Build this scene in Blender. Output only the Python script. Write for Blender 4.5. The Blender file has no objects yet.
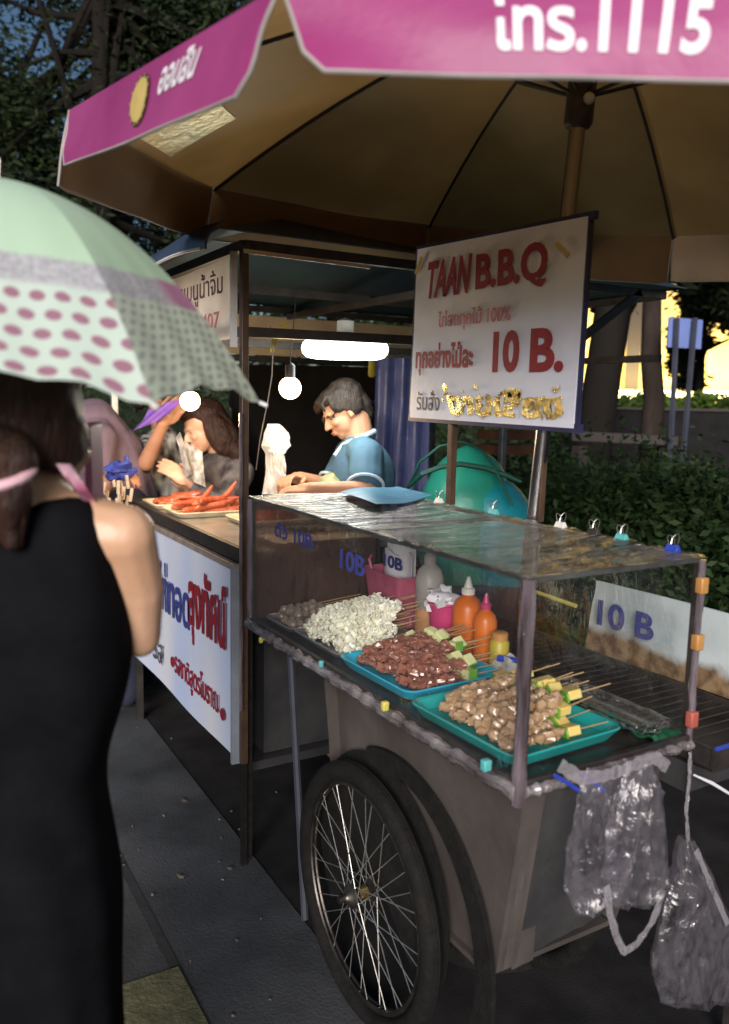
import bpy, bmesh, math, random
from mathutils import Vector as V, Matrix, noise
random.seed(7)
R=math.radians
S=bpy.context.scene; COL=S.collection
# ------------------------------------------------------------------ camera
CAM=V((-.977,-1.079,1.55)); YAW,PITCH,ROLL,F=.532,.137,.021,820.0
fw=V((math.sin(YAW)*math.cos(PITCH),math.cos(YAW)*math.cos(PITCH),-math.sin(PITCH)))
r0=V((math.cos(YAW),-math.sin(YAW),0)); u0=r0.cross(fw)
rt=r0*math.cos(ROLL)+u0*math.sin(ROLL); up=u0*math.cos(ROLL)-r0*math.sin(ROLL)
FH=V((math.sin(YAW),math.cos(YAW),0))     # horizontal forward
RH=r0.copy()
def at(x,y,X=None,Y=None,Z=None,D=None):
    d=fw+rt*((x-364.5)/F)+up*((512-y)/F)
    if D is not None: t=D
    elif X is not None: t=(X-CAM.x)/d.x
    elif Y is not None: t=(Y-CAM.y)/d.y
    else: t=(Z-CAM.z)/d.z
    return CAM+d*t
cd=bpy.data.cameras.new('camera'); cam=bpy.data.objects.new('camera',cd); COL.objects.link(cam)
m=Matrix((rt,up,-fw)).transposed().to_4x4(); m.translation=CAM; cam.matrix_world=m
cd.sensor_fit='VERTICAL'; cd.sensor_height=24; cd.lens=24*F/1024; cd.clip_end=400; cd.clip_start=.05
cd.dof.use_dof=True; cd.dof.focus_distance=2.45; cd.dof.aperture_fstop=1.7
S.camera=cam
# ------------------------------------------------------------------ materials
MATS={}
def nt(name):
    m=bpy.data.materials.new(name); m.use_nodes=True; t=m.node_tree; t.nodes.clear()
    o=t.nodes.new('ShaderNodeOutputMaterial'); MATS[name]=m
    return m,t,o
def mix(t,a,b,f,typ='RGBA'):
    n=t.nodes.new('ShaderNodeMix'); n.data_type='RGBA'
    for s,v in ((6,a),(7,b),(0,f)):
        if hasattr(v,'is_output') : t.links.new(v,n.inputs[s])
        elif s==0: n.inputs[0].default_value=v
        else: n.inputs[s].default_value=(*v,1)
    return n.outputs[2]
def mth(t,op,a,b=None,c=None):
    n=t.nodes.new('ShaderNodeMath'); n.operation=op
    for i,v in enumerate((a,b,c)):
        if v is None: continue
        if hasattr(v,'is_output'): t.links.new(v,n.inputs[i])
        else: n.inputs[i].default_value=v
    return n.outputs[0]
def noi(t,scale,detail=4,stretch=None,coord='Object',rough=.55,dist=0):
    c=t.nodes.new('ShaderNodeTexCoord'); mp=t.nodes.new('ShaderNodeMapping')
    if stretch: mp.inputs['Scale'].default_value=stretch
    t.links.new(c.outputs[coord],mp.inputs[0]); n=t.nodes.new('ShaderNodeTexNoise')
    n.inputs['Scale'].default_value=scale; n.inputs['Detail'].default_value=detail; n.inputs['Roughness'].default_value=rough
    n.inputs['Distortion'].default_value=dist
    t.links.new(mp.outputs[0],n.inputs[0]); return n.outputs['Fac']
def ramp(t,f,lo,hi):
    n=t.nodes.new('ShaderNodeMapRange'); t.links.new(f,n.inputs[0]); n.inputs[1].default_value=lo; n.inputs[2].default_value=hi
    return n.outputs[0]
def mat(name,col,rough=.6,col2=None,scale=8,metal=0,bump=0,bscale=None,spec=.5,stretch=None,alpha=None,trans=0,sss=0,coat=0,det=5,rr=None,sheen=0):
    m,t,o=nt(name); p=t.nodes.new('ShaderNodeBsdfPrincipled'); t.links.new(p.outputs[0],o.inputs[0])
    p.inputs['Roughness'].default_value=rough; p.inputs['Metallic'].default_value=metal
    p.inputs['Specular IOR Level'].default_value=spec
    if coat: p.inputs['Coat Weight'].default_value=coat; p.inputs['Coat Roughness'].default_value=.12
    if sheen: p.inputs['Sheen Weight'].default_value=sheen
    if sss:
        p.inputs['Subsurface Weight'].default_value=sss; p.inputs['Subsurface Radius'].default_value=(.012,.005,.003); p.inputs['Subsurface Scale'].default_value=1
    if col2 is None: col2=tuple(c*.72 for c in col)
    f=noi(t,scale,det,stretch); c=mix(t,col,col2,ramp(t,f,.35,.65)); t.links.new(c,p.inputs['Base Color'])
    if rr: t.links.new(mth(t,'MULTIPLY_ADD',ramp(t,noi(t,scale*2.3,4,stretch),.3,.7),rr,rough),p.inputs['Roughness'])
    if bump:
        b=t.nodes.new('ShaderNodeBump'); b.inputs['Strength'].default_value=bump; b.inputs['Distance'].default_value=.01
        t.links.new(noi(t,bscale or scale*3,4,stretch),b.inputs['Height']); t.links.new(b.outputs[0],p.inputs['Normal'])
    if trans:
        tl=t.nodes.new('ShaderNodeBsdfTranslucent'); t.links.new(c,tl.inputs[0]); ms=t.nodes.new('ShaderNodeMixShader'); ms.inputs[0].default_value=trans
        t.links.new(p.outputs[0],ms.inputs[1]); t.links.new(tl.outputs[0],ms.inputs[2]); t.links.new(ms.outputs[0],o.inputs[0])
    return m
def emi(name,col,s):
    m,t,o=nt(name); e=t.nodes.new('ShaderNodeEmission'); e.inputs[0].default_value=(*col,1); e.inputs[1].default_value=s
    t.links.new(e.outputs[0],o.inputs[0]); return m
def film(name,gl=.16,stretch=(1,1,1),scale=14,tint=(.93,.93,.93),bump=.5,haze=.05,rough=.08,gcol=(1,1,1),fres=.3,dcol=(.8,.8,.8),hz0=.5):
    m,t,o=nt(name)
    tr=t.nodes.new('ShaderNodeBsdfTransparent'); tr.inputs[0].default_value=(*tint,1)
    g=t.nodes.new('ShaderNodeBsdfGlossy'); g.inputs['Roughness'].default_value=rough; g.inputs[0].default_value=(*gcol,1)
    d=t.nodes.new('ShaderNodeBsdfDiffuse'); d.inputs[0].default_value=(*dcol,1)
    f=noi(t,scale,5,stretch,rough=.6,dist=.6)
    b=t.nodes.new('ShaderNodeBump'); b.inputs['Strength'].default_value=bump; b.inputs['Distance'].default_value=.02
    t.links.new(f,b.inputs['Height']); t.links.new(b.outputs[0],g.inputs['Normal'])
    lw=t.nodes.new('ShaderNodeLayerWeight'); lw.inputs[0].default_value=.35
    fac=mth(t,'MULTIPLY_ADD',lw.outputs['Fresnel'],fres,gl)
    m1=t.nodes.new('ShaderNodeMixShader'); t.links.new(fac,m1.inputs[0]); t.links.new(tr.outputs[0],m1.inputs[1]); t.links.new(g.outputs[0],m1.inputs[2])
    hz=mth(t,'MULTIPLY',ramp(t,noi(t,scale*1.7,6,stretch,dist=1),hz0,hz0+.25),haze)
    m2=t.nodes.new('ShaderNodeMixShader'); t.links.new(hz,m2.inputs[0]); t.links.new(m1.outputs[0],m2.inputs[1]); t.links.new(d.outputs[0],m2.inputs[2])
    t.links.new(m2.outputs[0],o.inputs[0]); return m
# ------------------------------------------------------------------ object helpers
def tag(o,label=None,cat=None,group=None,kind=None):
    if label: o['label']=label
    if cat: o['category']=cat
    if group: o['group']=group
    if kind: o['kind']=kind
    return o
def empty(name,loc,label=None,cat=None,group=None):
    o=bpy.data.objects.new(name,None); COL.objects.link(o); o.location=loc; o.empty_display_size=.05
    return tag(o,label,cat,group)
def woff(p):
    v=V((0,0,0))
    while p is not None: v=v+V(p.location); p=p.parent
    return v
def link(name,me,parent=None,origin=None):
    o=bpy.data.objects.new(name,me)
    COL.objects.link(o)
    off=woff(parent) if parent is not None else (V(origin) if origin is not None else V((0,0,0)))
    if off.length>0: me.transform(Matrix.Translation(-off))
    if parent is not None: o.parent=parent
    else: o.location=off
    return o
def ortho(d):
    d=V(d).normalized(); a=V((0,0,1)) if abs(d.z)<.9 else V((1,0,0))
    e=d.cross(a).normalized(); return e,d.cross(e).normalized(),d
class MB:
    def __init__(s): s.v=[]; s.f=[]; s.m=[]; s.uv=None
    def add(s,vs,fs,mi=0):
        b=len(s.v); s.v+= [V(x) for x in vs]; s.f+=[tuple(b+i for i in f) for f in fs]; s.m+=[mi]*len(fs); return s
    def box(s,c,size,rot=None,mi=0):
        c=V(c); h=V(size)*.5; vs=[]
        for x in (-1,1):
            for y in (-1,1):
                for z in (-1,1):
                    p=V((x*h.x,y*h.y,z*h.z)); 
                    if rot is not None: p=rot@p
                    vs.append(c+p)
        return s.add(vs,[(0,1,3,2),(4,6,7,5),(0,4,5,1),(2,3,7,6),(0,2,6,4),(1,5,7,3)],mi)
    def bb(s,a,b,mi=0):
        a=V(a);b=V(b); return s.box((a+b)/2,(abs(b.x-a.x),abs(b.y-a.y),abs(b.z-a.z)),None,mi)
    def bar(s,p,q,w,h=None,upv=(0,0,1),mi=0):
        p=V(p);q=V(q);h=h or w; d=(q-p).normalized(); u=V(upv)
        if abs(d.dot(u))>.95: u=V((1,0,0))
        e=d.cross(u).normalized(); g=e.cross(d)
        vs=[c+e*a*w/2+g*b*h/2 for c in (p,q) for a,b in ((-1,-1),(1,-1),(1,1),(-1,1))]
        return s.add(vs,[(3,2,1,0),(4,5,6,7),(0,1,5,4),(1,2,6,5),(2,3,7,6),(3,0,4,7)],mi)
    def tube(s,pts,r,n=8,cap=True,mi=0,closed=False):
        pts=[V(p) for p in pts]; N=len(pts); rr=r if isinstance(r,(list,tuple)) else [r]*N
        vs=[];fs=[]; e=None
        for i,p in enumerate(pts):
            if closed: d=pts[(i+1)%N]-pts[i-1]
            else: d=(pts[min(i+1,N-1)]-pts[max(i-1,0)])
            if d.length<1e-9: d=V((0,0,1))
            d.normalize()
            if e is None: e=ortho(d)[0]
            e=(e-d*e.dot(d)); e=e.normalized() if e.length>1e-6 else ortho(d)[0]
            g=d.cross(e)
            vs+=[p+(e*math.cos(2*math.pi*k/n)+g*math.sin(2*math.pi*k/n))*rr[i] for k in range(n)]
        for i in range(N if closed else N-1):
            j=(i+1)%N
            for k in range(n): fs.append((i*n+k,i*n+(k+1)%n,j*n+(k+1)%n,j*n+k))
        if cap and not closed: fs.append(tuple(range(n-1,-1,-1))); fs.append(tuple((N-1)*n+k for k in range(n)))
        return s.add(vs,fs,mi)
    def lathe(s,prof,c=(0,0,0),axis=(0,0,1),n=20,mi=0,cap=True,sx=1,sy=1):
        e,g,d=ortho(axis); c=V(c); vs=[];fs=[]
        if tuple(axis)==(0,0,1): e,g,d=V((1,0,0)),V((0,1,0)),V((0,0,1))
        for r,z in prof: vs+=[c+d*z+e*(r*sx*math.cos(2*math.pi*k/n))+g*(r*sy*math.sin(2*math.pi*k/n)) for k in range(n)]
        for i in range(len(prof)-1):
            for k in range(n): fs.append((i*n+k,i*n+(k+1)%n,(i+1)*n+(k+1)%n,(i+1)*n+k))
        if cap: fs.append(tuple(range(n-1,-1,-1))); fs.append(tuple((len(prof)-1)*n+k for k in range(n)))
        return s.add(vs,fs,mi)
    def ell(s,c,r,rot=None,n=12,m=8,jit=0,mi=0):
        c=V(c); r=V(r) if not isinstance(r,(int,float)) else V((r,r,r)); vs=[];fs=[]; sd=random.random()*50
        def P(t,p):
            d=V((math.sin(t)*math.cos(p),math.sin(t)*math.sin(p),math.cos(t)))
            k=1+jit*noise.noise(d*1.7+V((sd,sd,sd))) if jit else 1
            q=V((d.x*r.x,d.y*r.y,d.z*r.z))*k
            return c+(rot@q if rot is not None else q)
        vs.append(P(0,0))
        for i in range(1,m):
            vs+=[P(math.pi*i/m,2*math.pi*k/n) for k in range(n)]
        vs.append(P(math.pi,0))
        for k in range(n): fs.append((0,1+k,1+(k+1)%n)); fs.append((len(vs)-1,1+(m-2)*n+(k+1)%n,1+(m-2)*n+k))
        for i in range(m-2):
            for k in range(n): a=1+i*n+k;b=1+i*n+(k+1)%n; fs.append((a,a+n,b+n,b))
        return s.add(vs,fs,mi)
    def grid(s,fn,nu,nv,mi=0,closeu=False,uvfn=None):
        b=[fn(i/nu,j/nv) for j in range(nv+1) for i in range(nu+1)]
        fs=[(j*(nu+1)+i,j*(nu+1)+i+1,(j+1)*(nu+1)+i+1,(j+1)*(nu+1)+i) for j in range(nv) for i in range(nu)]
        return s.add(b,fs,mi)
    def slab(s,fn,nu,nv,th,nrm,mi=0,mi2=None):
        """sheet of real thickness: fn front side, offset by th against nrm for the back"""
        nrm=V(nrm) if not callable(nrm) else nrm
        nn=(lambda u,v:nrm) if not callable(nrm) else nrm
        base=len(s.v); W=nu+1
        fr=[V(fn(i/nu,j/nv)) for j in range(nv+1) for i in range(W)]
        bk=[V(fn(i/nu,j/nv))-nn(i/nu,j/nv)*th for j in range(nv+1) for i in range(W)]
        n=len(fr); ff=[];fb=[];fe=[]
        for j in range(nv):
            for i in range(nu):
                a=j*W+i; q=(a,a+1,a+W+1,a+W); ff.append(q); fb.append(tuple(n+k for k in q[::-1]))
        bd=[(j*W,(j+1)*W) for j in range(nv)]+[((j+1)*W+nu,j*W+nu) for j in range(nv)]+[(i+1,i) for i in range(nu)]+[(nv*W+i,nv*W+i+1) for i in range(nu)]
        for a,b in bd: fe.append((a,b,b+n,a+n))
        s.add(fr+bk,ff,mi); b0=base
        s.f+=[tuple(b0+k for k in q) for q in fb+fe]; s.m+=[mi2 if mi2 is not None else mi]*(len(fb)+len(fe))
        return s
    def mesh(s,name,mats,smooth=True,fixn=True):
        me=bpy.data.meshes.new(name); me.from_pydata([tuple(v) for v in s.v],[],s.f)
        for m in (mats if isinstance(mats,(list,tuple)) else [mats]): me.materials.append(MATS[m] if isinstance(m,str) else m)
        for p,mi in zip(me.polygons,s.m): p.material_index=mi
        if fixn:
            bm=bmesh.new(); bm.from_mesh(me); bmesh.ops.recalc_face_normals(bm,faces=bm.faces); bm.to_mesh(me); bm.free()
        if smooth:
            for p in me.polygons: p.use_smooth=True
            try: me.set_sharp_from_angle(angle=R(38))
            except Exception: pass
        me.update(); return me
    def build(s,name,mats,parent=None,origin=None,smooth=True,bevel=0,fixn=True):
        o=link(name,s.mesh(name,mats,smooth,fixn),parent,origin)
        if bevel:
            b=o.modifiers.new('bevel','BEVEL'); b.width=bevel; b.segments=2; b.limit_method='ANGLE'; b.angle_limit=R(40)
        return o
def blob(name,mb,mats,parent=None,voxel=.008,smooth=3,origin=None,disp=0,dscale=20):
    """closed shapes fused to one continuous surface"""
    me=mb.mesh(name+'_src',mats,True); o=bpy.data.objects.new('tmp',me); COL.objects.link(o)
    r=o.modifiers.new('r','REMESH'); r.mode='VOXEL'; r.voxel_size=voxel; r.use_smooth_shade=True
    if smooth: k=o.modifiers.new('s','SMOOTH'); k.iterations=smooth; k.factor=.5
    dg=bpy.context.evaluated_depsgraph_get(); dg.update()
    nm=bpy.data.meshes.new_from_object(o.evaluated_get(dg)); nm.name=name
    bpy.data.objects.remove(o); bpy.data.meshes.remove(me)
    if disp:
        nv=[(v.co.copy(),v.normal.copy()) for v in nm.vertices]
        for v,(c,n) in zip(nm.vertices,nv): v.co=c+n*disp*noise.noise(c*dscale)
    for p in nm.polygons: p.use_smooth=True
    return link(name,nm,parent,origin)
def text(s,pos,xd,yd,w,h,mat_,parent,name='lettering',bold=.0,depth=.0012,warp=None,lift=0.0015,shear=0):
    """lettering fitted to a box; pos = lower left corner"""
    c=bpy.data.curves.new('t','FONT'); c.body=s; c.offset=bold; c.extrude=.01; c.resolution_u=4; c.shear=shear
    o=bpy.data.objects.new('t',c); COL.objects.link(o)
    dg=bpy.context.evaluated_depsgraph_get(); dg.update()
    me=bpy.data.meshes.new_from_object(o.evaluated_get(dg)); bpy.data.objects.remove(o)
    xs=[v.co.x for v in me.vertices]; ys=[v.co.y for v in me.vertices]
    x0,x1,y0,y1=min(xs),max(xs),min(ys),max(ys); xd=V(xd).normalized(); yd=V(yd).normalized(); zd=xd.cross(yd).normalized()
    for v in me.vertices:
        a=(v.co.x-x0)/(x1-x0)*w; b=(v.co.y-y0)/(y1-y0)*h
        p=V(pos)+xd*a+yd*b+zd*(lift+(depth if v.co.z>0 else 0))
        if warp: p=warp(p)
        v.co=p
    me.materials.clear(); me.materials.append(MATS[mat_]); me.name=name
    return link(name,me,parent)
def copy_tree(o,parent=None):
    c=o.copy(); COL.objects.link(c); c.parent=parent
    for ch in [x for x in o.children]: copy_tree(ch,c)
    return c
def rotm(ax,ang): return Matrix.Rotation(ang,3,ax)
def lerp(a,b,t): return V(a)*(1-t)+V(b)*t
# ------------------------------------------------------------------ colours
mat('asphalt',(.026,.024,.025),.9,(.012,.011,.011),5,bump=.2,bscale=170,spec=.2)
mat('paving',(.082,.086,.092),.85,(.03,.032,.035),2.2,bump=.3,bscale=110,spec=.3,det=8)
mat('paving_moss',(.16,.155,.085),.85,(.09,.09,.045),14,bump=.6,bscale=70)
mat('litter_mat',(.16,.14,.10),.8,(.08,.07,.05),40)
mat('groove',(.03,.032,.035),.8,bump=.4)
mat('dark_metal',(.03,.028,.028),.45,(.06,.05,.045),20,metal=.4)
mat('brown_paint',(.09,.05,.03),.35,(.05,.03,.02),20,rr=.2)
mat('steel',(.62,.6,.58),.25,(.4,.38,.36),12,metal=1,rr=.2)
mat('cart_skin',(.085,.072,.066),.42,(.05,.042,.04),4,bump=.5,bscale=9,rr=.2)
mat('cart_tray',(.10,.09,.085),.35,(.05,.045,.045),9,metal=.5,bump=.4,bscale=25)
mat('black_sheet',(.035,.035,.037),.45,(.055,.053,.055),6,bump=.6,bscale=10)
mat('rubber',(.006,.006,.006),.85,(.012,.011,.010),30,bump=.4,bscale=120,spec=.2)
mat('rim_metal',(.12,.11,.1),.4,(.06,.05,.045),30,metal=.9)
mat('spoke',(.75,.74,.72),.3,(.5,.48,.45),60,metal=.85)
mat('brass',(.5,.36,.14),.35,(.3,.2,.08),30,metal=.9)
mat('magenta',(.38,.06,.21),.38,(.29,.035,.155),3,bump=.35,bscale=7,trans=.1,spec=.3)
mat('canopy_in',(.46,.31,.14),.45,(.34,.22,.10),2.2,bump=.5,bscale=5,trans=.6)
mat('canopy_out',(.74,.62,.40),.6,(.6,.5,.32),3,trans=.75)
mat('valance_in',(.30,.18,.08),.5,(.22,.13,.06),3,bump=.4,bscale=6)
mat('piping',(.36,.32,.31),.7)
mat('white_text',(.8,.76,.8),.5,(.7,.66,.7))
mat('white_vinyl',(.74,.75,.82),.35,(.66,.68,.78),2.5,bump=.25,bscale=5,rr=.1)
mat('sign_white',(.80,.83,.95),.32,(.70,.73,.87),4,bump=.35,bscale=9)
mat('warm_vinyl',(.95,.88,.80),.45,(.8,.72,.66),5,trans=.55)
mat('red_paint',(.30,.015,.03),.45,(.22,.01,.02),30)
mat('pink_paint',(.55,.17,.20),.5,(.62,.3,.3),25)
mat('blue_paint',(.05,.06,.26),.5,(.03,.04,.2),30)
mat('navy_edge',(.03,.035,.11),.4,(.02,.02,.06),12)
mat('gold_foil',(.8,.55,.15),.18,(.9,.75,.35),60,metal=1,bump=1,bscale=150)
mat('grey_ink',(.1,.1,.11),.6)
mat('navy_roof',(.035,.05,.085),.45,(.02,.03,.06),3,bump=.4,bscale=6)
mat('teal_roof',(.04,.075,.09),.5,(.03,.05,.07),3,bump=.3,bscale=6)
mat('cream',(.62,.5,.34),.6,(.5,.4,.28),8,trans=.2)
mat('skin',(.42,.21,.125),.55,(.36,.17,.095),18,sss=.12,bump=.15,bscale=200)
mat('skin_light',(.64,.39,.26),.40,(.55,.32,.20),14,sss=.12,bump=.12,bscale=200)
mat('skin_face',(.56,.32,.21),.5,(.5,.27,.17),18,sss=.1)
mat('lip',(.32,.1,.08),.45)
mat('hair',(.012,.009,.008),.5,(.03,.022,.018),50,stretch=(1,1,.15),bump=.6,bscale=160,spec=.15)
mat('hair_brown',(.045,.02,.014),.45,(.02,.010,.008),55,stretch=(1,1,.12),bump=.8,bscale=160,spec=.2)
mat('black_cloth',(.005,.005,.006),.9,(.008,.008,.010),12,bump=.3,bscale=300,spec=.05)
mat('teal_shirt',(.045,.115,.16),.85,(.035,.085,.15),9,bump=.4,bscale=12)
mat('pale_blue',(.45,.6,.75),.8)
mat('dark_jacket',(.03,.028,.03),.8,(.07,.065,.065),10,bump=.5,bscale=12)
mat('jeans',(.02,.025,.05),.9)
mat('mauve_cloth',(.18,.12,.15),.85,(.13,.085,.11),5,bump=.4,bscale=8)
mat('maroon_cloth',(.15,.025,.06),.85)
mat('purple_plastic',(.34,.17,.62),.4,(.26,.12,.5),9,trans=.3,bump=.4,bscale=20)
mat('news_grey',(.42,.40,.38),.7,(.15,.14,.13),30)
mat('blue_cloth',(.03,.05,.28),.7,(.02,.03,.18),12)
mat('pink_plastic',(.7,.25,.45),.4,(.6,.2,.38),9)
mat('pink_cloth',(.6,.3,.38),.7,(.75,.55,.6),20)
mat('bag_white',(.85,.83,.8),.4,(.75,.73,.7),12,trans=.45,bump=.8,bscale=30)
mat('ply',(.3,.2,.1),.7)
mat('wood_post',(.55,.42,.22),.7,(.4,.3,.15),6,stretch=(1,1,.1))
mat('tray_blue',(.03,.42,.6),.3,(.02,.36,.52),9,coat=.5)
mat('tray_teal',(.02,.38,.36),.3,(.015,.32,.31),9,coat=.5)
mat('tray_steel',(.5,.5,.5),.3,(.3,.3,.3),14,metal=.8,rr=.2)
mat('foil',(.8,.8,.8),.22,(.55,.55,.55),25,metal=1,bump=1,bscale=60)
mat('meat',(.38,.15,.10),.25,(.20,.075,.05),30,coat=1,sss=.08,bump=.6,bscale=90)
mat('meatball',(.52,.36,.22),.22,(.36,.22,.12),45,coat=1,sss=.1,bump=.4,bscale=90)
mat('greyball',(.30,.25,.2),.35,(.18,.14,.11),35,coat=.4)
mat('squid',(.92,.90,.78),.32,(.80,.78,.60),30,coat=.3,sss=.15,bump=.4,bscale=60)
mat('veg_flesh',(.62,.66,.30),.35,(.7,.72,.42),30,coat=.3,sss=.1)
mat('veg_skin',(.10,.28,.03),.35,(.16,.4,.05),40)
mat('pineapple',(.75,.55,.16),.35,(.66,.6,.25),30,coat=.3,sss=.1)
mat('bamboo',(.45,.31,.16),.6,(.35,.23,.11),40)
mat('sausage',(.48,.11,.045),.4,(.30,.05,.02),22,coat=.3,bump=.4,bscale=60)
mat('paper_cream',(.75,.65,.45),.6)
mat('paper_white',(.8,.8,.84),.6,(.72,.72,.78),15)
mat('pink_cup',(.75,.08,.25),.35,coat=.3,trans=.2)
mat('pink_basket',(.62,.16,.26),.4,(.55,.12,.22),20,trans=.25)
mat('orange_plastic',(.85,.22,.03),.35,(.75,.17,.02),12,trans=.2)
mat('yellow_plastic',(.62,.5,.06),.4,trans=.2)
mat('bottle_white',(.75,.72,.68),.35,trans=.55)
mat('sauce',(.55,.28,.14),.4)
mat('teal_clip',(.12,.5,.52),.35); mat('yellow_clip',(.65,.6,.12),.35); mat('blue_clip',(.03,.07,.5),.35)
mat('orange_clip',(.55,.27,.08),.4); mat('red_clip',(.48,.12,.09),.4); mat('white_clip',(.8,.8,.75),.35)
mat('blue_sheet',(.06,.28,.6),.3,(.2,.5,.6),8,coat=.4,stretch=(1,3,1))
mat('green_tarp',(.025,.32,.23),.35,(.018,.25,.18),4,bump=.5,bscale=9)
mat('green_strap',(.01,.09,.06),.5); mat('teal_tarp',(.01,.26,.32),.4,bump=.4)
mat('curtain_blue',(.18,.2,.42),.3,(.10,.12,.3),7,bump=.8,bscale=14,trans=.2)
mat('board_white',(.48,.53,.55),.45,(.36,.42,.45),5)
mat('soil_brown',(.12,.075,.04),.8,(.25,.17,.1),18,bump=.5)
mat('green_cloth',(.01,.12,.05),.6,bump=.8,bscale=20)
mat('bark',(.014,.012,.010),.9,(.012,.010,.009),8,stretch=(1,1,.25),bump=1,bscale=20,spec=.1)
mat('bark_light',(.05,.036,.03),.9,(.025,.019,.016),8,stretch=(1,1,.25),bump=1,bscale=20,spec=.1)
mat('leaf_dark',(.012,.022,.009),.7,(.022,.034,.010),1.5,trans=.15,spec=.2)
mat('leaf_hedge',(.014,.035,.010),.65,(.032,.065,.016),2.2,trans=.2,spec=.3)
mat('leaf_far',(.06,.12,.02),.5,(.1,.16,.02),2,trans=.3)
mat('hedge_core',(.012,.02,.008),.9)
mat('wall_yellow',(.72,.52,.2),.8,(.62,.44,.16),1.2)
mat('wall_dark',(.018,.017,.018),.95,spec=.05)
mat('sign_blue',(.09,.14,.40),.5,(.07,.12,.33),4)
mat('post_grey',(.05,.055,.08),.6)
mat('wood_dark',(.04,.032,.03),.8,(.04,.03,.028),8,stretch=(.1,1,1))
mat('crate',(.16,.06,.03),.8)
mat('wire',(.03,.025,.02),.6); mat('ribbon',(.7,.6,.05),.5)
mat('lamp_white',(.8,.8,.8),.4)
mat('glare_gold',(.95,.85,.55),.35,(.9,.75,.4),12,metal=.25,bump=.5)  # pale gold for the glare painted inside the parasol
mat('back_cloth',(.010,.009,.009),.95,spec=.05)
film('film_side',.010,(1,1,.4),13,haze=.018,bump=.9,tint=(1,1,1),fres=.20,hz0=.6,rough=.05)
film('film_top',.17,(.8,7,1),8,tint=(.95,.95,.95),bump=1,haze=.34,rough=.08,fres=.8,hz0=.5,dcol=(.8,.76,.68))  # pale haze streaks paint silvery reflections into the lid film
film('film_end',.10,(3,1,.35),12,tint=(.6,.5,.45),bump=.8,haze=.75,dcol=(.10,.06,.045),hz0=.15)
mat('film_roll',(.05,.038,.036),.14,(.28,.25,.26),14,bump=1,bscale=60,coat=1,stretch=(1.5,.4,1.5))
mat('film_roll_up',(.04,.027,.030),.12,(.19,.155,.18),16,bump=1,bscale=55,coat=1,stretch=(1.6,1.6,.22))
film('bag_film',.05,(1,1,.5),16,tint=(.90,.89,.91),bump=.8,haze=.085,rough=.22,fres=.20,hz0=.3,dcol=(.45,.42,.48))
mat('gold_dull',(.6,.45,.15),.45,(.5,.36,.1),20)
mat('pole_steel',(.34,.33,.34),.25,(.2,.19,.2),8,metal=1,stretch=(1,1,.1))
emi('ring_glow',(.95,1,.93),9); emi('bulb_glow',(1,.80,.5),16); emi('strip_glow',(1,.85,.35),9)
# ------------------------------------------------------------------ world & sun
w=bpy.data.worlds.new('World'); S.world=w; w.use_nodes=True; t=w.node_tree
bg=t.nodes['Background']; sk=t.nodes.new('ShaderNodeTexSky'); sk.sky_type='NISHITA'; sk.sun_disc=False
SUN_EL,SUN_AZ=R(19),R(217)       # low light from the street behind the camera
sk.sun_elevation=SUN_EL; sk.sun_rotation=SUN_AZ; sk.air_density=1.2; sk.ozone_density=4
t.links.new(sk.outputs[0],bg.inputs[0]); bg.inputs[1].default_value=.048
sl=bpy.data.lights.new('sun','SUN'); sl.energy=3.9; sl.angle=R(28); sl.color=(1,.93,.88)
so=bpy.data.objects.new('sun',sl); COL.objects.link(so)
sd=V((math.sin(SUN_AZ)*math.cos(SUN_EL),math.cos(SUN_AZ)*math.cos(SUN_EL),math.sin(SUN_EL)))
so.rotation_euler=sd.to_track_quat('Z','Y').to_euler()
vs=S.view_settings; vs.view_transform='Standard'; vs.look='None'; vs.exposure=.32; vs.gamma=1
S.cycles.max_bounces=8; S.cycles.transparent_max_bounces=24; S.cycles.use_denoising=True; S.cycles.caustics_reflective=False; S.cycles.caustics_refractive=False
S.cycles.sample_clamp_indirect=4
# ------------------------------------------------------------------ ground
MB().add([(-60,-60,0),(80,-60,0),(80,90,0),(-60,90,0)],[(0,1,2,3)]).build('ground','asphalt',smooth=False)['kind']='structure'
def strip(name,m,pts,z,o=None):
    b=MB().add([(x,y,z) for x,y in pts],[tuple(range(len(pts)))]).build(name,m,smooth=False); b['kind']='structure'; return b
strip('pavement','paving',[(-.32,-8),(-.04,-8),(.06,4),(.3,14),(-.2,14),(-.36,4)],.004)
strip('pavement_slabs','paving',[(-6,-8),(-.345,-8),(-.385,4),(-.24,14),(-6,14)],.004)
mb=MB(); mb.add([(-.345,-8,.006),(-.32,-8,.006),(-.36,4,.006),(-.385,4,.006)],[(0,1,2,3)])
for y in (-.2,.35,.93,1.5,2.1,2.7,3.3): mb.add([(-3,y,.006),(-.35,y,.006),(-.35,y+.004,.006),(-3,y+.004,.006)],[(0,1,2,3)])
[None for y in ()] and [mb.add([(-.325,y,.0065),(-.035,y,.0065),(-.035,y+.006,.0065),(-.325,y+.006,.0065)],[(0,1,2,3)]) for y in (.1,.7,1.3,1.9,2.5,3.1)]
o=mb.build('pavement_joints','groove',smooth=False); o['kind']='structure'
def irr(u):
    return [( -.44+ .36*math.cos(a)*(1+.25*noise.noise(V((math.cos(a)*2,math.sin(a)*2,3)))), .62+.30*math.sin(a)*(1+.3*noise.noise(V((math.cos(a)*2,math.sin(a)*2,9))))) for a in [2*math.pi*k/40 for k in range(40)]]
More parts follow.
